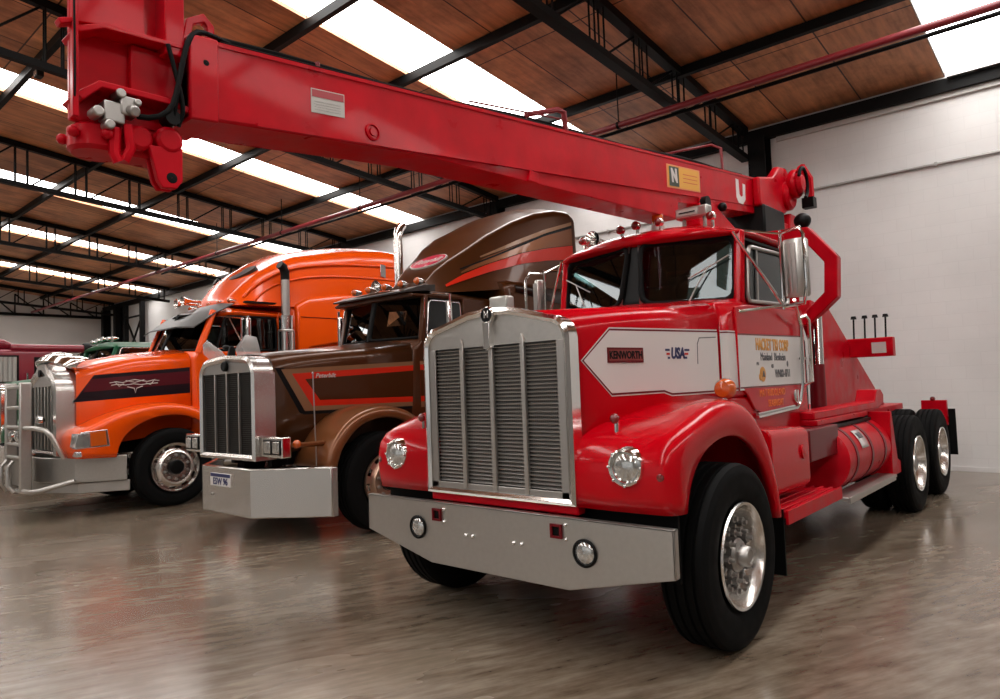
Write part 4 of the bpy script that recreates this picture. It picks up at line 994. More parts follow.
# clear stone guard wings on top of the radiator
for s in (-1, 1):
    m = MB().sheet([[(s*.12, .10, 1.99), (s*.28, .11, 1.995), (s*.56, .13, 1.98)], [(s*.16, .06, 2.06), (s*.36, .05, 2.10), (s*.62, .08, 2.05)], [(s*.24, .04, 2.10), (s*.44, .03, 2.20), (s*.60, .06, 2.16)]])
    m.build('stone_guard', ACRYL, BT, solid=.006)
BHW = lambda y: .60+(.83-.60)*(y-.24)/(2.1-.24)
m = MB().loft([hood_ring(.245, BHW(.245), .92, 1.97, 2.01, .16), hood_ring(1.2, BHW(1.2), .98, 2.05, 2.10, .15), hood_ring(2.05, BHW(2.05), 1.1, 2.13, 2.19, .13)], ring_closed=False, cap=False)
BH = m.build('hood', BROWN, BT, smooth=40, solid=.01)
for s in (1, -1):
    m = MB()
    def bd(poly, k, mi): hood_decal(poly, .0065+k*.0012, .001, mi, m, BHW)
    bd([(.26, 1.835), (.36, 1.835), (.60, 1.36), (2.04, 1.35), (2.04, 1.32), (.58, 1.325), (.53, 1.345)], 0, 0)
    bd([(.33, 1.82), (2.04, 1.90), (2.04, 1.352), (.59, 1.362)], 1, 1)
    bd([(.45, 1.772), (2.04, 1.852), (2.04, 1.402), (.68, 1.412)], 2, 2)
    bd([(.60, 1.71), (2.04, 1.785), (2.04, 1.468), (.77, 1.475)], 3, 3)
    if s < 0: m.mirror_x()
    m.build('side_stripe', [BLKP, TAN, STRIPE, BROWN], BH, smooth=0)
text('lettering', 'Peterbilt', OFFW, BH, (BHW(.84)+.0125, .84, 1.745), .07, (.125, 1, 0), shear=.3, bold=.001)
BTY = 1.28
prof = [(.50, .78), (.55, .95), (.66, 1.12), (.82, 1.26), (1.02, 1.345), (1.25, 1.375), (1.5, 1.345), (1.72, 1.25), (1.92, 1.08), (2.05, .86), (2.1, .70)]
arc = [(.60, .76), (.66, .93), (.76, 1.06), (.89, 1.17), (1.06, 1.24), (1.25, 1.262), (1.45, 1.24), (1.63, 1.16), (1.80, 1.02), (1.92, .84), (1.97, .70)]
for s in (1, -1):
    fender(BT, 'fender', TANB, s, prof, arc, .56, 1.20, .07, .02)
    wheel(BT, s*1.05, BTY, .55, .28, .31, 'holes', COPPER if s > 0 else RIM, STEEL, side=s)
    for y in (5.4, 6.78): wheel(BT, s*1.07, y, .55, .27, .31, 'rear', side=s)
    H = MB().span((s*.61, .055, .915), (s*1.06, .16, 1.125)).span((s*.58, .10, .93), (s*.66, .24, 1.10)).build('headlight', CHROME, BT, bevel=.012)
    for x in (.80, .965):
        l = MB().span((s*x-.076, .042, .945), (s*x+.076, .058, 1.095)).build('headlight_bezel', BLKP, H, bevel=.006)
        MB().span((s*x-.062, .036, .96), (s*x+.062, .05, 1.08)).build('headlight_lens', LENS, l, bevel=.01)
    MB().tube([(s*.98, .22, 1.035), (s*1.0, .40, 1.025), (s*1.02, .72, 1.03)], .028, n=8).build('lamp_arm', TANB, H)
    MB().ball((s*1.0, .26, 1.04), .05, n=12, sc=(1, .9, .9)).build('turn_signal', AMBER, H)
    rod = MB().cyl((s*1.0, .49, .78), (s*.97, .49, 1.76), .007, n=6).ball((s*.97, .49, 1.765), .014, n=8)
    rod.build('marker_rod', STEEL, BT)
# cab
W = .86
m = MB().loft([[(x, y, 1.0) for x, y in ((-W, 2.0), (-.8, 1.95), (.8, 1.95), (W, 2.0), (W, 3.45), (-W, 3.45))],
               [(x, y, 2.08) for x, y in ((-W, 2.08), (-.83, 2.02), (.83, 2.02), (W, 2.08), (W, 3.45), (-W, 3.45))],
               [(x, y, 2.18) for x, y in ((-W, 2.15), (-.45, 2.0), (.45, 2.0), (W, 2.15), (W, 3.45), (-W, 3.45))]])
BC = m.build('cab', BROWN, BT, bevel=.02)
for s in (1, -1):
    m = MB()
    for poly, o, mi in (([(2.1, 1.33), (3.44, 1.33), (3.44, 1.93), (2.1, 1.90)], .002, 1), ([(2.1, 1.40), (3.44, 1.40), (3.44, 1.88), (2.1, 1.855)], .004, 2), ([(2.1, 1.468), (3.44, 1.468), (3.44, 1.815), (2.1, 1.79)], .006, 3)):
        m.prism(poly, 'x', s*(W+o-.003), s*(W+o), mi)
    m.build('cab_stripe', [BLKP, TAN, STRIPE, BROWN], BC, smooth=0)
    m = MB().tube([(s*.83, 2.17, 2.15), (s*.80, 2.27, 2.74)], .05, n=6); m.build('cab_pillar', BROWN, BC, bevel=.01); MB().span((s*.78, 2.9, 2.15), (s*.86, 3.44, 2.74)).build('rear_pillar', BROWN, BC, bevel=.01)
    pane(BT, 'windshield', GLASSD, round_poly([(s*.03, 1.99, 2.20), (s*.80, 2.17, 2.20), (s*.77, 2.27, 2.72), (s*.03, 2.12, 2.74)], .05), BLACK, .022)
    D = MB().prism([(2.16, 1.30), (2.95, 1.30), (2.95, 2.17), (2.16, 2.17)], 'x', s*(W-.004), s*(W+.01)).build('door', BROWN, BC, bevel=.004)
    pane(D, 'door_window', GLASSD, round_poly([(s*.845, 2.24, 2.2), (s*.845, 2.88, 2.2), (s*.82, 2.88, 2.68), (s*.82, 2.32, 2.68)], .05), CHROME, .013)
    for yb in (2.18, 2.6): MB().cyl((s*.86, yb, 2.16), (s*.84, yb+.05, 2.7), .008, n=6).build('window_bar', CHROME, D)
    b = MB().tube([(s*.92, 2.3, 2.75), (s*1.16, 2.36, 2.72), (s*1.16, 2.36, 2.1), (s*.9, 2.2, 2.1)], .012, n=6); b = b.build('side_mirror', CHROME, BT)
    MB().span((s*1.17, 2.33, 2.18), (s*1.10, 2.40, 2.64)).build('mirror_housing', CHROME, b, bevel=.02)
    if s > 0: continue
    m = MB().cyl((s*1.08, 3.46, 1.3), (s*1.08, 3.46, 3.85), .075, n=18).tube([(s*1.08, 3.46, 3.85), (s*1.08, 3.46, 4.0), (s*1.08, 3.50, 4.10), (s*1.10, 3.58, 4.17)], .07, n=14); st = m.build('exhaust_stack', CHROME, BT)
    MB().cyl((s*1.08, 3.46, 1.5), (s*1.08, 3.46, 2.5), .11, n=18).build('heat_shield', STEEL, st)
    MB().cyl((s*.85, 1.2, 2.02), (s*.85, 1.2, 2.02), .01, n=6) if False else None
MB().tube([(0, 1.985, 2.19), (0, 2.115, 2.74)], .028, n=6).build('center_post', BLKP, BC)
m = MB().loft([roof_ring(2.05, .83, 2.74, 2.84, 2.71), roof_ring(2.4, .86, 2.75, 2.90, 2.71), roof_ring(3.45, .86, 2.75, 2.88, 2.71)])
BR = m.build('cab_roof', BROWN, BT, bevel=.012)
m = MB().loft([[(-.84, 2.42, 2.885), (.84, 2.42, 2.885), (.84, 2.42, 2.80), (-.84, 2.42, 2.80)], [(-.84, 2.22, 2.865), (.84, 2.22, 2.865), (.84, 2.22, 2.79), (-.84, 2.22, 2.79)], [(-.74, 1.97, 2.785), (.74, 1.97, 2.785), (.74, 1.97, 2.765), (-.74, 1.97, 2.765)]])
m.build('sun_visor', MATS.setdefault('dark_steel', pm('dark_steel', (.055, .053, .05), .34, .75)), BR, bevel=.003)
for k, x in enumerate((-.66, -.34, 0, .34, .66)):
    l = MB().lathe([(.02, .10), (.045, .03), (.05, -.03)], (x, 2.30, 2.94), 'y', 12).build('roof_lamp', CHROME, BR)
    MB().lathe([(.05, -.03), (.03, -.06), (.001, -.065)], (x, 2.30, 2.94), 'y', 12).build('lamp_lens', AMBER, l)
MB().lathe([(.02, .4), (.025, .1), (.05, 0), (.10, -.08)], (-.5, 2.6, 3.02), 'y', 16).cyl((-.5, 2.8, 2.88), (-.5, 2.8, 3.02), .02, n=6).build('air_horn', CHROME, BR)
MB().span((-.8, 2.15, 2.0), (.8, 2.4, 2.2)).build('dashboard', INTER, BC, bevel=.03)
for s in (-1, 1): seat(BC, s*.42, 2.85, 1.75)
steering(BC, .42, 2.48, 2.24)
# sleeper box and fairing
def fair_ring(y, w, z0, z1, r, cr, n=5): return rrect(w, z0, z1, r, y, n, cr, rb=.04)
S = MB().loft([rrect(1.06, .95, 3.0, .14, 3.52), rrect(1.10, .92, 3.02, .10, 3.62), rrect(1.10, .92, 3.02, .10, 5.12), rrect(1.07, .94, 3.0, .12, 5.2)]).build('sleeper', BROWN, BT, smooth=40)
def trap(y, wb, wt, z0, z1, r, cr, n=5):
    """ring with sloping sides: wide base, narrower rounded top"""
    P = [(wb, y, z0)]; k = Vector((wt-wb, z1-z0)).normalized()
    a0 = math.atan2(k.y, k.x)-math.pi/2      # outward normal angle of the right side
    cx, cz = wt-r*1.02, z1-r
    for i in range(n+1):
        a = a0+(math.pi/2-a0)*i/n; P.append((cx+r*math.cos(a), y, cz+r*math.sin(a)))
    for i in range(1, 8):
        x = cx*(1-2*i/8); P.append((x, y, z1+cr*(1-(x/cx)**2)))
    for i in range(n+1):
        a = math.pi/2-(math.pi/2-a0)*i/n; P.append((-cx-r*math.cos(a), y, cz+r*math.sin(a)))
    P.append((-wb, y, z0)); return P
def side_x(T, y, z):
    """half-width of a trap() loft at depth y and height z"""
    for A, B_ in zip(T, T[1:]):
        if y <= B_[0] or B_ is T[-1]:
            t = min(1, max(0, (y-A[0])/(B_[0]-A[0]))); q = [a+(b-a)*t for a, b in zip(A, B_)]
            u = min(1, max(0, (z-q[3])/(q[4]-q[3]))); return q[1]+(q[2]-q[1])*u+.002
BFT = [(2.72, .55, .36, 2.84, 3.02, .05, 0), (2.85, .66, .41, 2.84, 3.17, .07, 0), (3.05, .78, .49, 2.85, 3.33, .08, .0), (3.3, .90, .60, 2.87, 3.50, .09, .01), (3.6, 1.0, .74, 2.90, 3.72, .10, .03), (4.0, 1.07, .89, 2.93, 3.95, .11, .07), (4.4, 1.10, 1.0, 2.96, 4.12, .12, .12), (4.8, 1.12, 1.07, 2.98, 4.22, .13, .16), (5.08, 1.12, 1.10, 2.98, 4.24, .14, .18), (5.2, 1.12, 1.10, 2.98, 4.20, .16, .18), (5.27, 1.09, 1.06, 3.0, 4.10, .2, .18)]
def dense(T, k=3):
    out = []
    for A, B_ in zip(T, T[1:]): out += [tuple(a+(b2-a)*i/k for a, b2 in zip(A, B_)) for i in range(k)]
    return out+[T[-1]]
RF = MB().loft([trap(*a) for a in dense(BFT)]).build('roof_fairing', BROWN, BT, smooth=32)
for s in (1, -1):
    m = MB()
    def strip(pts, mi, off):
        ys = [pts[0][0]+(pts[-1][0]-pts[0][0])*i/24 for i in range(25)]; rows = []
        for y in ys:
            for (y0, a0, b0), (y1, a1, b1) in zip(pts, pts[1:]):
                if y <= y1+1e-6:
                    t = (y-y0)/(y1-y0); za, zb2 = a0+(a1-a0)*t, b0+(b1-b0)*t; rows.append([(s*(side_x(BFT, y, za)+off), y, za), (s*(side_x(BFT, y, zb2)+off), y, zb2)]); break
        m.sheet(rows, mi)
    strip([(2.85, 2.92, 2.95), (3.1, 3.02, 3.10), (3.46, 3.15, 3.26), (4.0, 3.30, 3.45), (4.5, 3.39, 3.57), (5.1, 3.46, 3.68)], 0, .009)
    strip([(3.1, 3.12, 3.14), (3.46, 3.27, 3.36), (4.0, 3.46, 3.58), (4.5, 3.58, 3.76), (5.1, 3.69, 3.95)], 1, .007)
    strip([(3.1, 3.17, 3.19), (4.5, 3.765, 3.80), (5.1, 3.965, 4.0)], 2, .010)
    strip([(3.4, 3.36, 3.38), (4.0, 3.60, 3.66), (4.5, 3.80, 3.86), (5.1, 4.0, 4.05)], 3, .008)  # highlight above the black groove line, painted on as a light strip
    m.build('fairing_stripe_and_highlight', [STRIPE, TANB, BLKP, TAN], RF, smooth=0, solid=.002)
    m = MB().sheet([[(s*1.113, y, a), (s*1.113, y, b)] for y, a, b in ((3.7, 2.86, 2.96), (4.2, 2.80, 2.96), (5.1, 2.72, 2.92))], 0); m.build('sleeper_stripe', BROWND, S, solid=.003)
# oval badge lying on the sloping front of the fairing
uy = Vector((0, .815, .58)).normalized(); n_ = Vector((0, -.58, .815)).normalized(); ux = Vector((1, 0, 0)); bc = Vector((0, 3.10, 3.37))
m = MB()
for rr_, k, mi in ((1.0, .012, 1), (.93, .016, 0)):
    ring = [bc+n_*(k-.04)+ux*(.36*rr_*math.cos(t))+uy*(.19*rr_*math.sin(t)) for t in [2*math.pi*i/28 for i in range(28)]]
    top = [p+n_*.04 for p in ring]; m.loft([ring, top], mi)
BG = m.build('oval_badge', [MAGENTA, OFFW], RF, smooth=0)
text('lettering', 'Peterbilt', OFFW, BG, tuple(bc+n_*.0175), .20, (1, 0, 0), tuple(uy), sx=.78, shear=.3, bold=.002)
MB().span((-1.1, 3.6, .62), (1.1, 5.0, .92)).build('side_skirt', BROWND, BT, bevel=.03)
for s in (1, -1): MB().lathe([(.001, 0), (.28, 0), (.30, .02), (.30, 1.2), (.28, 1.22), (.001, 1.22)], (s*.84, 2.25, .72), 'y', 28).build('fuel_tank', CHROME, BT)

# ================================================================== ORANGE SLEEPER TRUCK
OT = thing('sleeper_truck', 'bright orange truck with tall rounded sleeper and silver bull bar, left of the brown truck', 'truck', (-8.5, -.1, 0))
chassis(OT, 7.6, BLKP, (.56, 5.5, 6.9), 1.38)
pl = [(-1.15, .72), (-.85, .17), (-.30, -.08), (.30, -.08), (.85, .17), (1.15, .72), (1.10, .74), (.82, .21), (.29, -.03), (-.29, -.03), (-.82, .21), (-1.10, .74)]
OB = MB().prism(pl, 'z', .46, .80).build('bumper', ALU, OT, bevel=.01, smooth=30)
pl2 = [(x*.97, y+.05) for x, y in pl]
MB().prism(pl2, 'z', .31, .455).build('lower_valance', MATS.setdefault('dull_aluminium', pm('dull_aluminium', (.40, .38, .35), .5, .6)), OB, bevel=.01, smooth=30)
# bull bar
UB = MB().span((.31, -.34, .36), (.37, -.19, 1.84)).span((-.37, -.34, .36), (-.31, -.19, 1.84)).build('bull_bar', ALU, OT, bevel=.02)
for z in (1.78, 1.50, 1.23, 1.00, .82): MB().cyl((-.34, -.30, z), (.34, -.30, z), .028, n=12).build('cross_bar', ALU, UB)
for s in (1, -1):
    MB().tube([(s*.34, -.28, 1.22), (s*.66, -.24, 1.22), (s*.78, -.16, 1.19), (s*.82, -.10, 1.12), (s*.84, .05, .80)], .032, n=12).build('side_loop', ALU, UB)
    MB().tube([(s*.34, -.30, .38), (s*.60, -.27, .38), (s*.74, -.20, .40), (s*.95, .14, .50)], .032, n=12).build('lower_loop', ALU, UB)
    MB().tube([(s*.15, -.36, .78), (s*.15, -.42, .70), (s*.15, -.42, .45), (s*.18, -.36, .36)], .022, n=8).build('hook_bar', ALU, UB)
MB().span((-.33, -.26, .42), (.33, -.24, .80)).span((-.34, -.30, .34), (.34, -.24, .38)).build('winch_plate', ALU, UB, bevel=.008)
MB().prism([(.06, .56), (.14, .60), (.14, .70), (.06, .66)], 'y', -.272, -.255).build('winch_slot', BLKP, UB)
for x in (-.12, .18):
    l = MB().lathe([(.02, .06), (.075, .02), (.08, -.03)], (x, -.30, 1.11), 'y', 18).build('spot_light', CHROME, UB); MB().lathe([(.078, -.03), (.04, -.045), (.001, -.05)], (x, -.30, 1.11), 'y', 18).build('lamp_lens', LENS, l)
l = MB().lathe([(.02, .06), (.065, .02), (.07, -.03)], (.50, -.14, 1.32), 'y', 18).build('spot_light', CHROME, UB); MB().lathe([(.068, -.03), (.04, -.045), (.001, -.05)], (.50, -.14, 1.32), 'y', 18).build('lamp_lens', LENS, l)
GO = arch_poly(.60, .82, 1.99, 2.10, .30); GI = arch_poly(.50, .88, 1.84, 1.92, .16)
G = shell(OT, 'grille', POLISH, GO, GI, .0, .30, .04)
MB().prism(arch_poly(.56, .86, 1.93, 2.02, .2), 'y', .10, .13).build('radiator_core', BLACK, G)
MB().prism([(-.50, 1.78), (.50, 1.78)] + [p for p in GI if p[1] > 1.78], 'y', .03, .05).build('header_panel', STEEL, G)
m = MB(); z = .90
while z < 1.78: m.span((-.49, .06, z), (.49, .066, z+.006)); z += .024
m.build('grille_mesh', MATS['dark_mesh'], G, smooth=0)
for x in (-.36, -.22, -.08, .08, .22, .36): MB().span((x-.012, .03, .89), (x+.012, .06, 1.79)).build('grille_bar', ALU, G, bevel=.003)
MB().lathe([(.05, .02), (.05, -.015), (.001, -.02)], (0, .0, 1.97), 'y', 20).build('grille_emblem', BLKP, G)
OHW = lambda y: .63+(.90-.63)*(y-.25)/(1.75-.25)
m = MB().loft([hood_ring(.26, OHW(.26), .90, 2.02, 2.08, .16), hood_ring(1.0, OHW(1.0), .98, 2.17, 2.24, .16), hood_ring(1.73, OHW(1.73), 1.1, 2.24, 2.32, .15)], ring_closed=False, cap=False)
OH = m.build('hood', ORANGE, OT, smooth=40, solid=.01)
# chrome bug deflector
rows = []
for x, y, z in [(-.62, .30, 1.96), (-.5, .14, 2.04), (-.25, .06, 2.09), (0, .04, 2.10), (.25, .06, 2.09), (.5, .14, 2.04), (.62, .30, 1.98)]:
    rows.append([(x, y, z), (x*1.04, y-.05, z+.05), (x*1.06, y+.02, z+.12), (x*1.02, y+.12, z+.17)])
MB().sheet(rows).build('bug_deflector', CHROME, OT, solid=.01)
for s in (1, -1):
    m = MB(); bd = lambda poly, k, mi: hood_decal(poly, .0065+k*.0012, .001, mi, m, OHW)
    bd([(.47, 1.915), (1.72, 2.01), (1.72, 1.625), (.22, 1.545)], 0, 0)
    bd([(.43, 1.86), (1.72, 1.955), (1.72, 1.77), (.34, 1.68)], 1, 1)
    for (pts) in ([(.66, 1.80), (.74, 1.815), (.82, 1.80), (.90, 1.825), (.98, 1.84), (1.06, 1.825), (1.14, 1.81), (1.22, 1.83), (1.30, 1.82)], [(.68, 1.765), (.76, 1.78), (.86, 1.765), (.96, 1.78), (1.06, 1.765), (1.16, 1.78), (1.28, 1.785)], [(.72, 1.82), (.78, 1.75), (.84, 1.785)], [(1.24, 1.84), (1.18, 1.765), (1.12, 1.79)], [(.88, 1.74), (.97, 1.715), (.985, 1.65), (1.0, 1.715), (1.08, 1.745)], [(.86, 1.83), (.98, 1.80), (1.10, 1.835)]):
        m.tube([(OHW(y)+.010, y, z) for y, z in pts], .006, n=4, mi=2)
    if s < 0: m.mirror_x()
    m.build('side_stripe', [NAVY, MAROON, OFFW], OH, smooth=0)
prof = [(.12, .80), (.10, 1.0), (.14, 1.14), (.32, 1.235), (.58, 1.35), (.85, 1.43), (1.12, 1.475), (1.40, 1.475), (1.68, 1.41), (1.92, 1.27), (2.10, 1.06), (2.18, .80)]
arc = [(.58, .78), (.62, .94), (.70, 1.07), (.80, 1.16), (.92, 1.23), (1.08, 1.29), (1.25, 1.315), (1.42, 1.315), (1.62, 1.27), (1.80, 1.16), (1.94, 1.0), (2.02, .80)]
for s in (1, -1):
    F = fender(OT, 'fender', ORANGE, s, prof, arc, .52, 1.17, .10, .02)
    H = MB().prism([(.085, .93), (.16, 1.15), (.47, 1.17), (.50, .94)], 'x', s*1.00, s*1.178).build('headlight', CHROME, F, bevel=.008)
    MB().prism([(.07, .95), (.10, 1.13), (.25, 1.14), (.25, .95)], 'x', s*.98, s*1.188).build('headlight_lens', LENS, H, bevel=.006)
    MB().prism([(.26, .95), (.255, 1.145), (.44, 1.155), (.46, .96)], 'x', s*1.02, s*1.188).build('turn_signal', AMBER, H, bevel=.006)
    MB().span((s*.62, .10, .82), (s*1.16, .55, .90)).build('headlight_sill', CHROME, F, bevel=.015)
    wheel(OT, s*1.02, 1.38, .56, .28, .345, 'holes', RIM, STEEL, side=s)
    for y in (5.5, 6.9): wheel(OT, s*1.05, y, .56, .27, .31, 'rear', side=s)
# cab
W = .95
m = MB().loft([[(x, y, 1.0) for x, y in ((-W, 1.86), (-.85, 1.76), (.85, 1.76), (W, 1.86), (W, 3.38), (-W, 3.38))],
               [(x, y, 2.16) for x, y in ((-W, 1.78), (-.90, 1.74), (.90, 1.74), (W, 1.78), (W, 3.38), (-W, 3.38))],
               [(x, y, 2.26) for x, y in ((-W, 1.84), (-.5, 1.66), (.5, 1.66), (W, 1.84), (W, 3.38), (-W, 3.38))]])
OC = m.build('cab', ORANGE, OT, bevel=.02)
for s in (1, -1):
    MB().tube([(s*.92, 1.84, 2.22), (s*.88, 2.12, 2.90)], .055, n=6).build('cab_pillar', ORANGE, OC, bevel=.012)
    MB().span((s*.86, 3.20, 2.2), (s*.95, 3.38, 2.92)).build('rear_pillar', ORANGE, OC, bevel=.012)
    pane(OT, 'windshield', GLASS, round_poly([(s*.03, 1.68, 2.29), (s*.88, 1.86, 2.28), (s*.84, 2.10, 2.84), (s*.03, 1.96, 2.88)], .05), BLACK, .02)
    D = MB().prism([(1.98, 1.2), (3.16, 1.2), (3.16, 2.24), (1.98, 2.24)], 'x', s*(W-.004), s*(W+.012)).build('door', ORANGE, OC, bevel=.006)
    pane(D, 'door_window', GLASSD, round_poly([(s*.945, 2.12, 2.28), (s*.945, 3.16, 2.28), (s*.92, 3.16, 2.82), (s*.92, 2.28, 2.82)], .08), BLACK, .018)
    b = MB().tube([(s*.93, 2.16, 2.80), (s*1.28, 2.36, 2.76), (s*1.28, 2.36, 2.32), (s*.95, 2.14, 2.30)], .011, n=6).tube([(s*1.10, 2.26, 2.76), (s*1.27, 2.36, 2.40)], .010, n=6).tube([(s*1.40, 2.42, 2.78), (s*1.40, 2.42, 2.30), (s*1.20, 2.42, 2.30), (s*1.20, 2.42, 2.78), (s*1.40, 2.42, 2.78)], .011, n=6).build('side_mirror', CHROME, OT)
    MB().span((s*1.22, 2.40, 2.33), (s*1.39, 2.47, 2.76)).build('mirror_housing', CHROME, b, bevel=.02)
    st = MB().cyl((s*1.10, 3.25, 1.2), (s*1.10, 3.25, 2.85), .12, n=18).build('exhaust_stack', CHROME, OT)
    MB().cyl((s*1.10, 3.25, 2.85), (s*1.10, 3.25, 3.50), .07, n=16).tube([(s*1.10, 3.25, 3.45), (s*1.10, 3.25, 3.58), (s*1.11, 3.21, 3.66), (s*1.12, 3.14, 3.70)], .072, n=14, mi=1).build('stack_pipe', [STEEL, BLKP], st)
    m = MB()
    for k in range(6):
        a = 2*math.pi*k/6; m.span((s*1.10+.118*math.cos(a)-.012, 3.25+.118*math.sin(a)-.012, 1.9), (s*1.10+.118*math.cos(a)+.012, 3.25+.118*math.sin(a)+.012, 2.6))
    for z in (1.9, 2.25, 2.6): m.lathe([(.122, -.02), (.130, 0), (.122, .02)], (s*1.10, 3.25, z), 'z', 18)
    m.build('heat_shield', STEEL, st)
MB().tube([(0, 1.665, 2.27), (0, 1.97, 2.90)], .025, n=6).build('center_post', BLKP, OC)
MB().span((-.85, 1.85, 2.1), (.85, 2.06, 2.27)).build('dashboard', INTER, OC, bevel=.03)
for s in (-1, 1): seat(OC, s*.45, 2.75, 1.85)
steering(OC, .45, 2.32, 2.33)
OR_ = MB().loft([roof_ring(2.22, .84, 2.86, 2.94, 2.82), roof_ring(2.45, .93, 2.90, 3.04, 2.84), roof_ring(3.40, .95, 2.88, 3.04, 2.84)]).build('cab_roof', ORANGE, OT, bevel=.012)
m = MB().loft([[(-.93, 2.44, 3.03), (-.5, 2.40, 3.07), (.5, 2.40, 3.07), (.93, 2.44, 3.03), (.93, 2.44, 3.015), (.5, 2.40, 3.055), (-.5, 2.40, 3.055), (-.93, 2.44, 3.015)],
               [(-.97, 2.12, 2.87), (-.5, 2.05, 2.91), (.5, 2.05, 2.91), (.97, 2.12, 2.87), (.97, 2.12, 2.855), (.5, 2.05, 2.895), (-.5, 2.05, 2.895), (-.97, 2.12, 2.855)],
               [(-.93, 1.78, 2.63), (-.5, 1.70, 2.66), (.5, 1.70, 2.66), (.93, 1.78, 2.63), (.93, 1.78, 2.61), (.5, 1.70, 2.64), (-.5, 1.70, 2.64), (-.93, 1.78, 2.61)]])
m.build('sun_visor', MATS['dark_steel'], OR_, bevel=.003)
for x in (-.7, -.35, 0, .35, .7):
    l = MB().lathe([(.02, .10), (.035, .03), (.04, -.02)], (x, 2.48, 3.10), 'y', 12).build('roof_lamp', CHROME, OR_); MB().lathe([(.04, -.02), (.025, -.04), (.001, -.045)], (x, 2.48, 3.10), 'y', 12).build('lamp_lens', AMBER, l)
for x in (-.85, -.6): MB().lathe([(.02, .4), (.025, .12), (.045, .02), (.09, -.06)], (x, 2.35, 3.20+.1*(x+.85)), 'y', 16).cyl((x, 2.56, 3.0), (x, 2.56, 3.20), .02, n=6).build('air_horn', CHROME, OR_)
OS = MB().loft([rrect(.98, .90, 3.05, .10, 3.40), rrect(1.06, .86, 3.06, .12, 3.50), rrect(1.06, .86, 3.06, .12, 5.84), rrect(1.03, .88, 3.04, .14, 5.92)]).build('sleeper', ORANGE, OT, smooth=40)
OFT = [(2.50, .78, .46, 3.02, 3.10, .05, .02), (2.60, .86, .58, 3.02, 3.25, .10, .05), (2.75, .92, .70, 3.02, 3.42, .14, .07), (2.97, .98, .82, 3.02, 3.62, .18, .09), (3.26, 1.03, .92, 3.02, 3.80, .22, .11), (3.6, 1.06, .99, 3.02, 3.94, .25, .13), (4.2, 1.08, 1.04, 3.02, 4.07, .27, .15), (4.8, 1.09, 1.07, 3.02, 4.18, .28, .15), (5.5, 1.09, 1.08, 3.02, 4.25, .28, .15), (5.84, 1.08, 1.07, 3.02, 4.25, .28, .15), (5.92, 1.05, 1.03, 3.04, 4.19, .28, .14)]
OF = MB().loft([trap(*a) for a in dense(OFT, 2)]).build('roof_fairing', ORANGE, OT, smooth=50)
for s in (1, -1):
    # flared lower shoulder and moulded ribs along the fairing side
    m = MB().loft([[(s*(1.0+a), y, z+b) for a, b in ((0, .10), (.09, .05), (.125, -.05), (.13, -.8), (0, -.8))] for y, z in ((3.46, 2.98), (3.7, 3.12), (4.3, 3.22), (5.0, 3.30), (5.88, 3.36))])
    m.build('side_extender', ORANGE, OS, bevel=.03, smooth=50)
    m = MB()
    def rib(pts, r):
        Q = spline([(0, y, z) for y, z in pts], 22); m.tube([(s*(side_x(OFT, p.y, p.z)-r*.35), p.y, p.z) for p in Q], r, n=8)
    rib([(2.68, 3.16), (2.86, 3.36), (3.16, 3.56), (3.6, 3.72), (4.4, 3.84), (5.7, 3.92)], .028)
    rib([(2.80, 3.10), (3.02, 3.30), (3.3, 3.44), (3.8, 3.56), (4.6, 3.63), (5.7, 3.66)], .022)
    m.build('moulded_rib', ORANGE, OF, smooth=60)
    MB().prism([(5.28, 3.70), (5.40, 3.68), (5.40, 3.92), (5.28, 3.94)], 'x', s*1.085, s*1.11).build('side_marker', CHROME, OF, bevel=.006)
    MB().cyl((s*1.132, 4.42, 2.3), (s*1.132, 4.42, 2.95), .006, n=6).build('panel_seam', TAN, OS)
    MB().span((s*1.128, 3.52, 2.84), (s*1.134, 4.46, 2.85)).build('panel_line', DKRED, OS, smooth=0)
    MB().span((s*.90, 2.6, 3.045), (s*1.0, 3.48, 3.075)).build('roof_gap', BLKP, OF, smooth=0)
# tinted roof window on the front of the fairing
m = MB()
nn = Vector((0, -.66, .75)); uy = Vector((0, .75, .66))
ring = [Vector((.30+.31*math.cos(t), 2.93, 3.645))+uy*(.15*math.sin(t)+.07*math.cos(t)) for t in [2*math.pi*i/20 for i in range(20)]]
m.loft([[p-nn*.08 for p in ring], [p+nn*.014 for p in ring]])
m.build('roof_window', MATS['dark_steel'], OF, smooth=0)

MB().span((-1.08, 3.0, .55), (1.08, 5.0, .88)).build('side_skirt', MAROON, OT, bevel=.03)
for s in (1, -1): MB().lathe([(.001, 0), (.28, 0), (.30, .02), (.30, .9), (.28, .92), (.001, .92)], (s*.80, 2.15, .72), 'y', 28).build('fuel_tank', CHROME, OT)

# ================================================================== GREEN TRUCK (behind the orange one)
NT = thing('green_truck', 'dark green long-nose truck parked beyond the orange truck, mostly hidden by it', 'truck', (-12.9, .25, 0))
chassis(NT, 7.0, BLKP, (.53, 5.2, 6.6), 1.2)
MB().prism([(-1.2, .10), (-.6, 0), (.6, 0), (1.2, .10), (1.2, .16), (.6, .06), (-.6, .06), (-1.2, .16)], 'z', .38, .80).build('bumper', CHROME, NT, bevel=.01)
GO = arch_poly(.60, .85, 1.90, 1.95, .16); GI = arch_poly(.53, .90, 1.83, 1.87, .12)
G = shell(NT, 'grille', CHROME, GO, GI, .05, .28)
MB().prism(GI, 'y', .12, .14).build('radiator_core', BLACK, G)
for x in [-.45+.15*k for k in range(7)]: MB().span((x-.01, .08, .90), (x+.01, .11, 1.84)).build('grille_bar', STEEL, G)
NHW = lambda y: .60+.22*(y-.2)/1.6
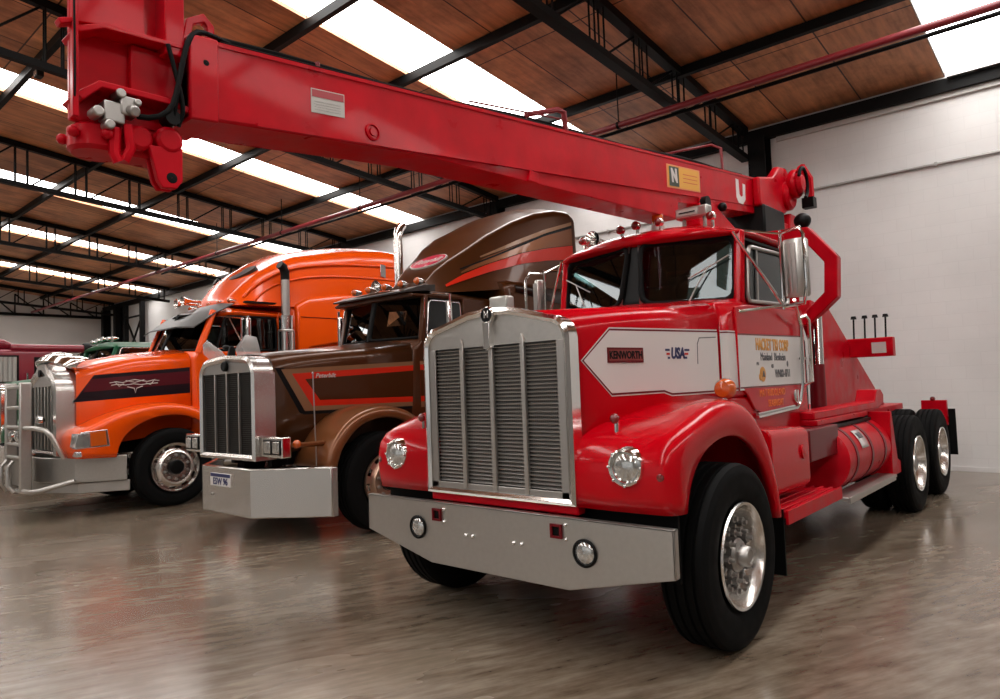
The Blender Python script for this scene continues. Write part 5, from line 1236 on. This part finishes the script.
NH = MB().loft([hood_ring(.27, .62, .95, 1.92, 1.96, .12), hood_ring(1.75, .82, 1.1, 2.10, 2.16, .12)], ring_closed=False, cap=False).build('hood', GREEN, NT, smooth=40, solid=.01)
prof = [(.14, .80), (.12, 1.0), (.20, 1.18), (.5, 1.32), (.9, 1.40), (1.3, 1.38), (1.65, 1.22), (1.85, .95), (1.95, .7)]
arc = [(.50, .78), (.54, .94), (.66, 1.08), (.85, 1.18), (1.1, 1.23), (1.35, 1.20), (1.58, 1.08), (1.74, .9), (1.8, .7)]
for s in (1, -1):
    F = fender(NT, 'fender', GREEN, s, prof, arc, .55, 1.18, .09, .015)
    H = MB().lathe([(.11, .03), (.11, -.03), (.09, -.045)], (s*.88, .13, 1.05), 'y', 22).build('headlight', CHROME, F); MB().lathe([(.09, -.03), (.05, -.05), (.001, -.055)], (s*.88, .13, 1.05), 'y', 20).build('headlight_lens', LENS, H)
    wheel(NT, s*1.05, 1.2, .53, .28, .300, 'steer', side=s)
    for y in (5.2, 6.6): wheel(NT, s*1.07, y, .53, .27, .300, 'rear', side=s)
    m = MB(); bd = lambda poly, k, mi: hood_decal(poly, .0065+k*.0012, .001, mi, m, lambda y: .62+.20*(y-.27)/1.48)
    bd([(.4, 1.62), (1.74, 1.66), (1.74, 1.62), (.42, 1.585)], 0, 0)
    if s < 0: m.mirror_x()
    m.build('side_stripe', [WHITE], NH, smooth=0)
W = .90
NC = MB().loft([[(x, y, 1.0) for x, y in ((-W, 1.75), (W, 1.75), (W, 3.2), (-W, 3.2))], [(x, y, 2.2) for x, y in ((-W, 1.75), (W, 1.75), (W, 3.2), (-W, 3.2))]]).build('cab', GREEN, NT, bevel=.05)
for s in (1, -1):
    MB().tube([(s*.86, 1.80, 2.18), (s*.83, 1.95, 2.62)], .05, n=6).build('cab_pillar', GREEN, NC, bevel=.01)
    MB().span((s*.80, 2.75, 2.18), (s*.90, 3.2, 2.62)).build('rear_pillar', GREEN, NC, bevel=.01)
    pane(NT, 'windshield', GLASSD, [(s*.02, 1.72, 2.2), (s*.83, 1.80, 2.2), (s*.80, 1.96, 2.62), (s*.02, 1.90, 2.62)], BLACK, .02)
    pane(NC, 'door_window', GLASSD, round_poly([(s*.885, 1.9, 2.22), (s*.885, 2.72, 2.22), (s*.86, 2.72, 2.6), (s*.86, 2.02, 2.6)], .06), CHROME, .014)
NR = MB().loft([roof_ring(1.86, .80, 2.62, 2.68, 2.6), roof_ring(2.0, .88, 2.62, 2.76, 2.6), roof_ring(2.9, .90, 2.62, 2.78, 2.6), roof_ring(3.2, .86, 2.6, 2.70, 2.58)]).build('cab_roof', GREEN, NT, bevel=.012)
for x in (-.6, -.3, 0, .3, .6):
    l = MB().lathe([(.02, .08), (.04, .02), (.045, -.02)], (x, 1.98, 2.83-abs(x)*.05), 'y', 12).build('roof_lamp', CHROME, NR); MB().lathe([(.045, -.02), (.02, -.05), (.001, -.05)], (x, 1.98, 2.83-abs(x)*.05), 'y', 12).build('lamp_lens', OFFW, l)
NM = MB().tube([(-.92, 1.85, 2.6), (-1.2, 1.8, 2.5), (-1.2, 1.8, 2.1), (-.92, 1.8, 2.1)], .012, n=6).build('side_mirror', CHROME, NT); MB().span((-1.26, 1.78, 2.12), (-1.12, 1.83, 2.5)).build('mirror_housing', BLKP, NM, bevel=.02)
for s in (-1, 1): seat(NC, s*.45, 2.6, 1.8)
MB().tube([(-.85, 3.3, 2.72), (.85, 3.3, 2.72)], .02, n=6).tube([(-.85, 3.3, 1.0), (-.85, 3.3, 2.72)], .025, n=6).tube([(.85, 3.3, 1.0), (.85, 3.3, 2.72)], .025, n=6).build('headboard_rail', STEEL, NT)
MB().span((-1.1, 3.3, 1.05), (1.1, 6.9, 1.2)).build('flat_deck', BLKP, NT, bevel=.01)

# ================================================================== DARK RED CAB-OVER TRUCK (farthest left)
CT = thing('cabover_truck', 'dark red flat-fronted truck with pale side curtains, farthest left beyond the green truck', 'truck', (-17.1, .15, 0))
chassis(CT, 7.0, BLKP, (.53, 5.2, 6.6), .9)
CRD = pm('crimson_paint', (.22, .006, .022), .3, 0, .6)
CC = MB().loft([rrect(1.08, .75, 2.78, .10, 0, crown=.03), rrect(1.12, .70, 2.80, .10, .10, crown=.05), rrect(1.12, .70, 2.80, .10, 2.1, crown=.05), rrect(1.09, .75, 2.78, .10, 2.18, crown=.03)]).build('cab', CRD, CT, smooth=40)
MB().loft([rrect(.95, 2.80, 3.02, .10, -.05, crown=.03), rrect(1.0, 2.80, 3.06, .10, .5, crown=.03), rrect(1.0, 2.80, 3.04, .10, 1.1, crown=.03), rrect(.95, 2.80, 2.86, .04, 1.42)]).build('roof_deflector', CRD, CT, smooth=40)
for s in (1, -1):
    w_ = MB().prism([(.55, 2.02), (1.35, 2.02), (1.35, 2.66), (.62, 2.66)], 'x', s*1.115, s*1.128).build('door_window', BLKP, CC, bevel=.01)
    m = MB()
    for k in range(7): m.cyl((s*1.128, .72+k*.09, 2.06), (s*1.128, .72+k*.09, 2.62), .045, n=10)
    m.build('window_curtain', CURTAIN, w_)
    MB().prism([(1.65, 1.6), (2.17, 1.6), (2.17, 2.62), (1.65, 2.62)], 'x', s*1.05, s*1.126).build('side_recess', BLKP, CC)
    MB().cyl((s*1.02, 1.2, 2.83), (s*1.02, 2.72, 2.83), .10, n=14).build('roof_rail', CRD, CT)
    MB().lathe([(.001, -.03), (.13, -.03), (.15, 0), (.15, .10), (.12, .14), (.001, .14)], (s*1.02, 2.74, 2.83), 'y', 18).build('intake_cap', BLKP, CT)
    MB().cyl((s*1.18, 1.5, 1.4), (s*1.18, 1.5, 2.25), .02, n=8).build('grab_handle', CHROME, CC)
    wheel(CT, s*1.05, .9, .53, .28, .300, 'steer', side=s)
    for y in (5.2, 6.6): wheel(CT, s*1.07, y, .53, .27, .300, 'rear', side=s)
    H = MB().lathe([(.10, .03), (.10, -.02), (.08, -.03)], (s*.80, .0, 1.05), 'y', 18).build('headlight', CHROME, CC); MB().lathe([(.08, -.02), (.001, -.04)], (s*.80, .0, 1.05), 'y', 18).build('headlight_lens', LENS, H)
pane(CC, 'windshield', GLASSD, round_poly([(-.95, -.005, 1.85), (.95, -.005, 1.85), (.95, -.005, 2.62), (-.95, -.005, 2.62)], .1), BLACK, .03)
MB().span((-.8, -.02, .95), (.8, .0, 1.6)).build('grille', STEEL, CC, bevel=.01)
MB().span((-1.1, -.12, .40), (1.1, .0, .72)).build('bumper', ALU, CT, bevel=.03)
MB().cyl((.98, 2.74, 1.05), (.98, 2.74, 2.75), .09, n=12).build('intake_stack', BLKP, CT)
MB().span((-1.1, 2.4, 1.05), (1.1, 6.9, 1.2)).build('flat_deck', BLKP, CT, bevel=.01)
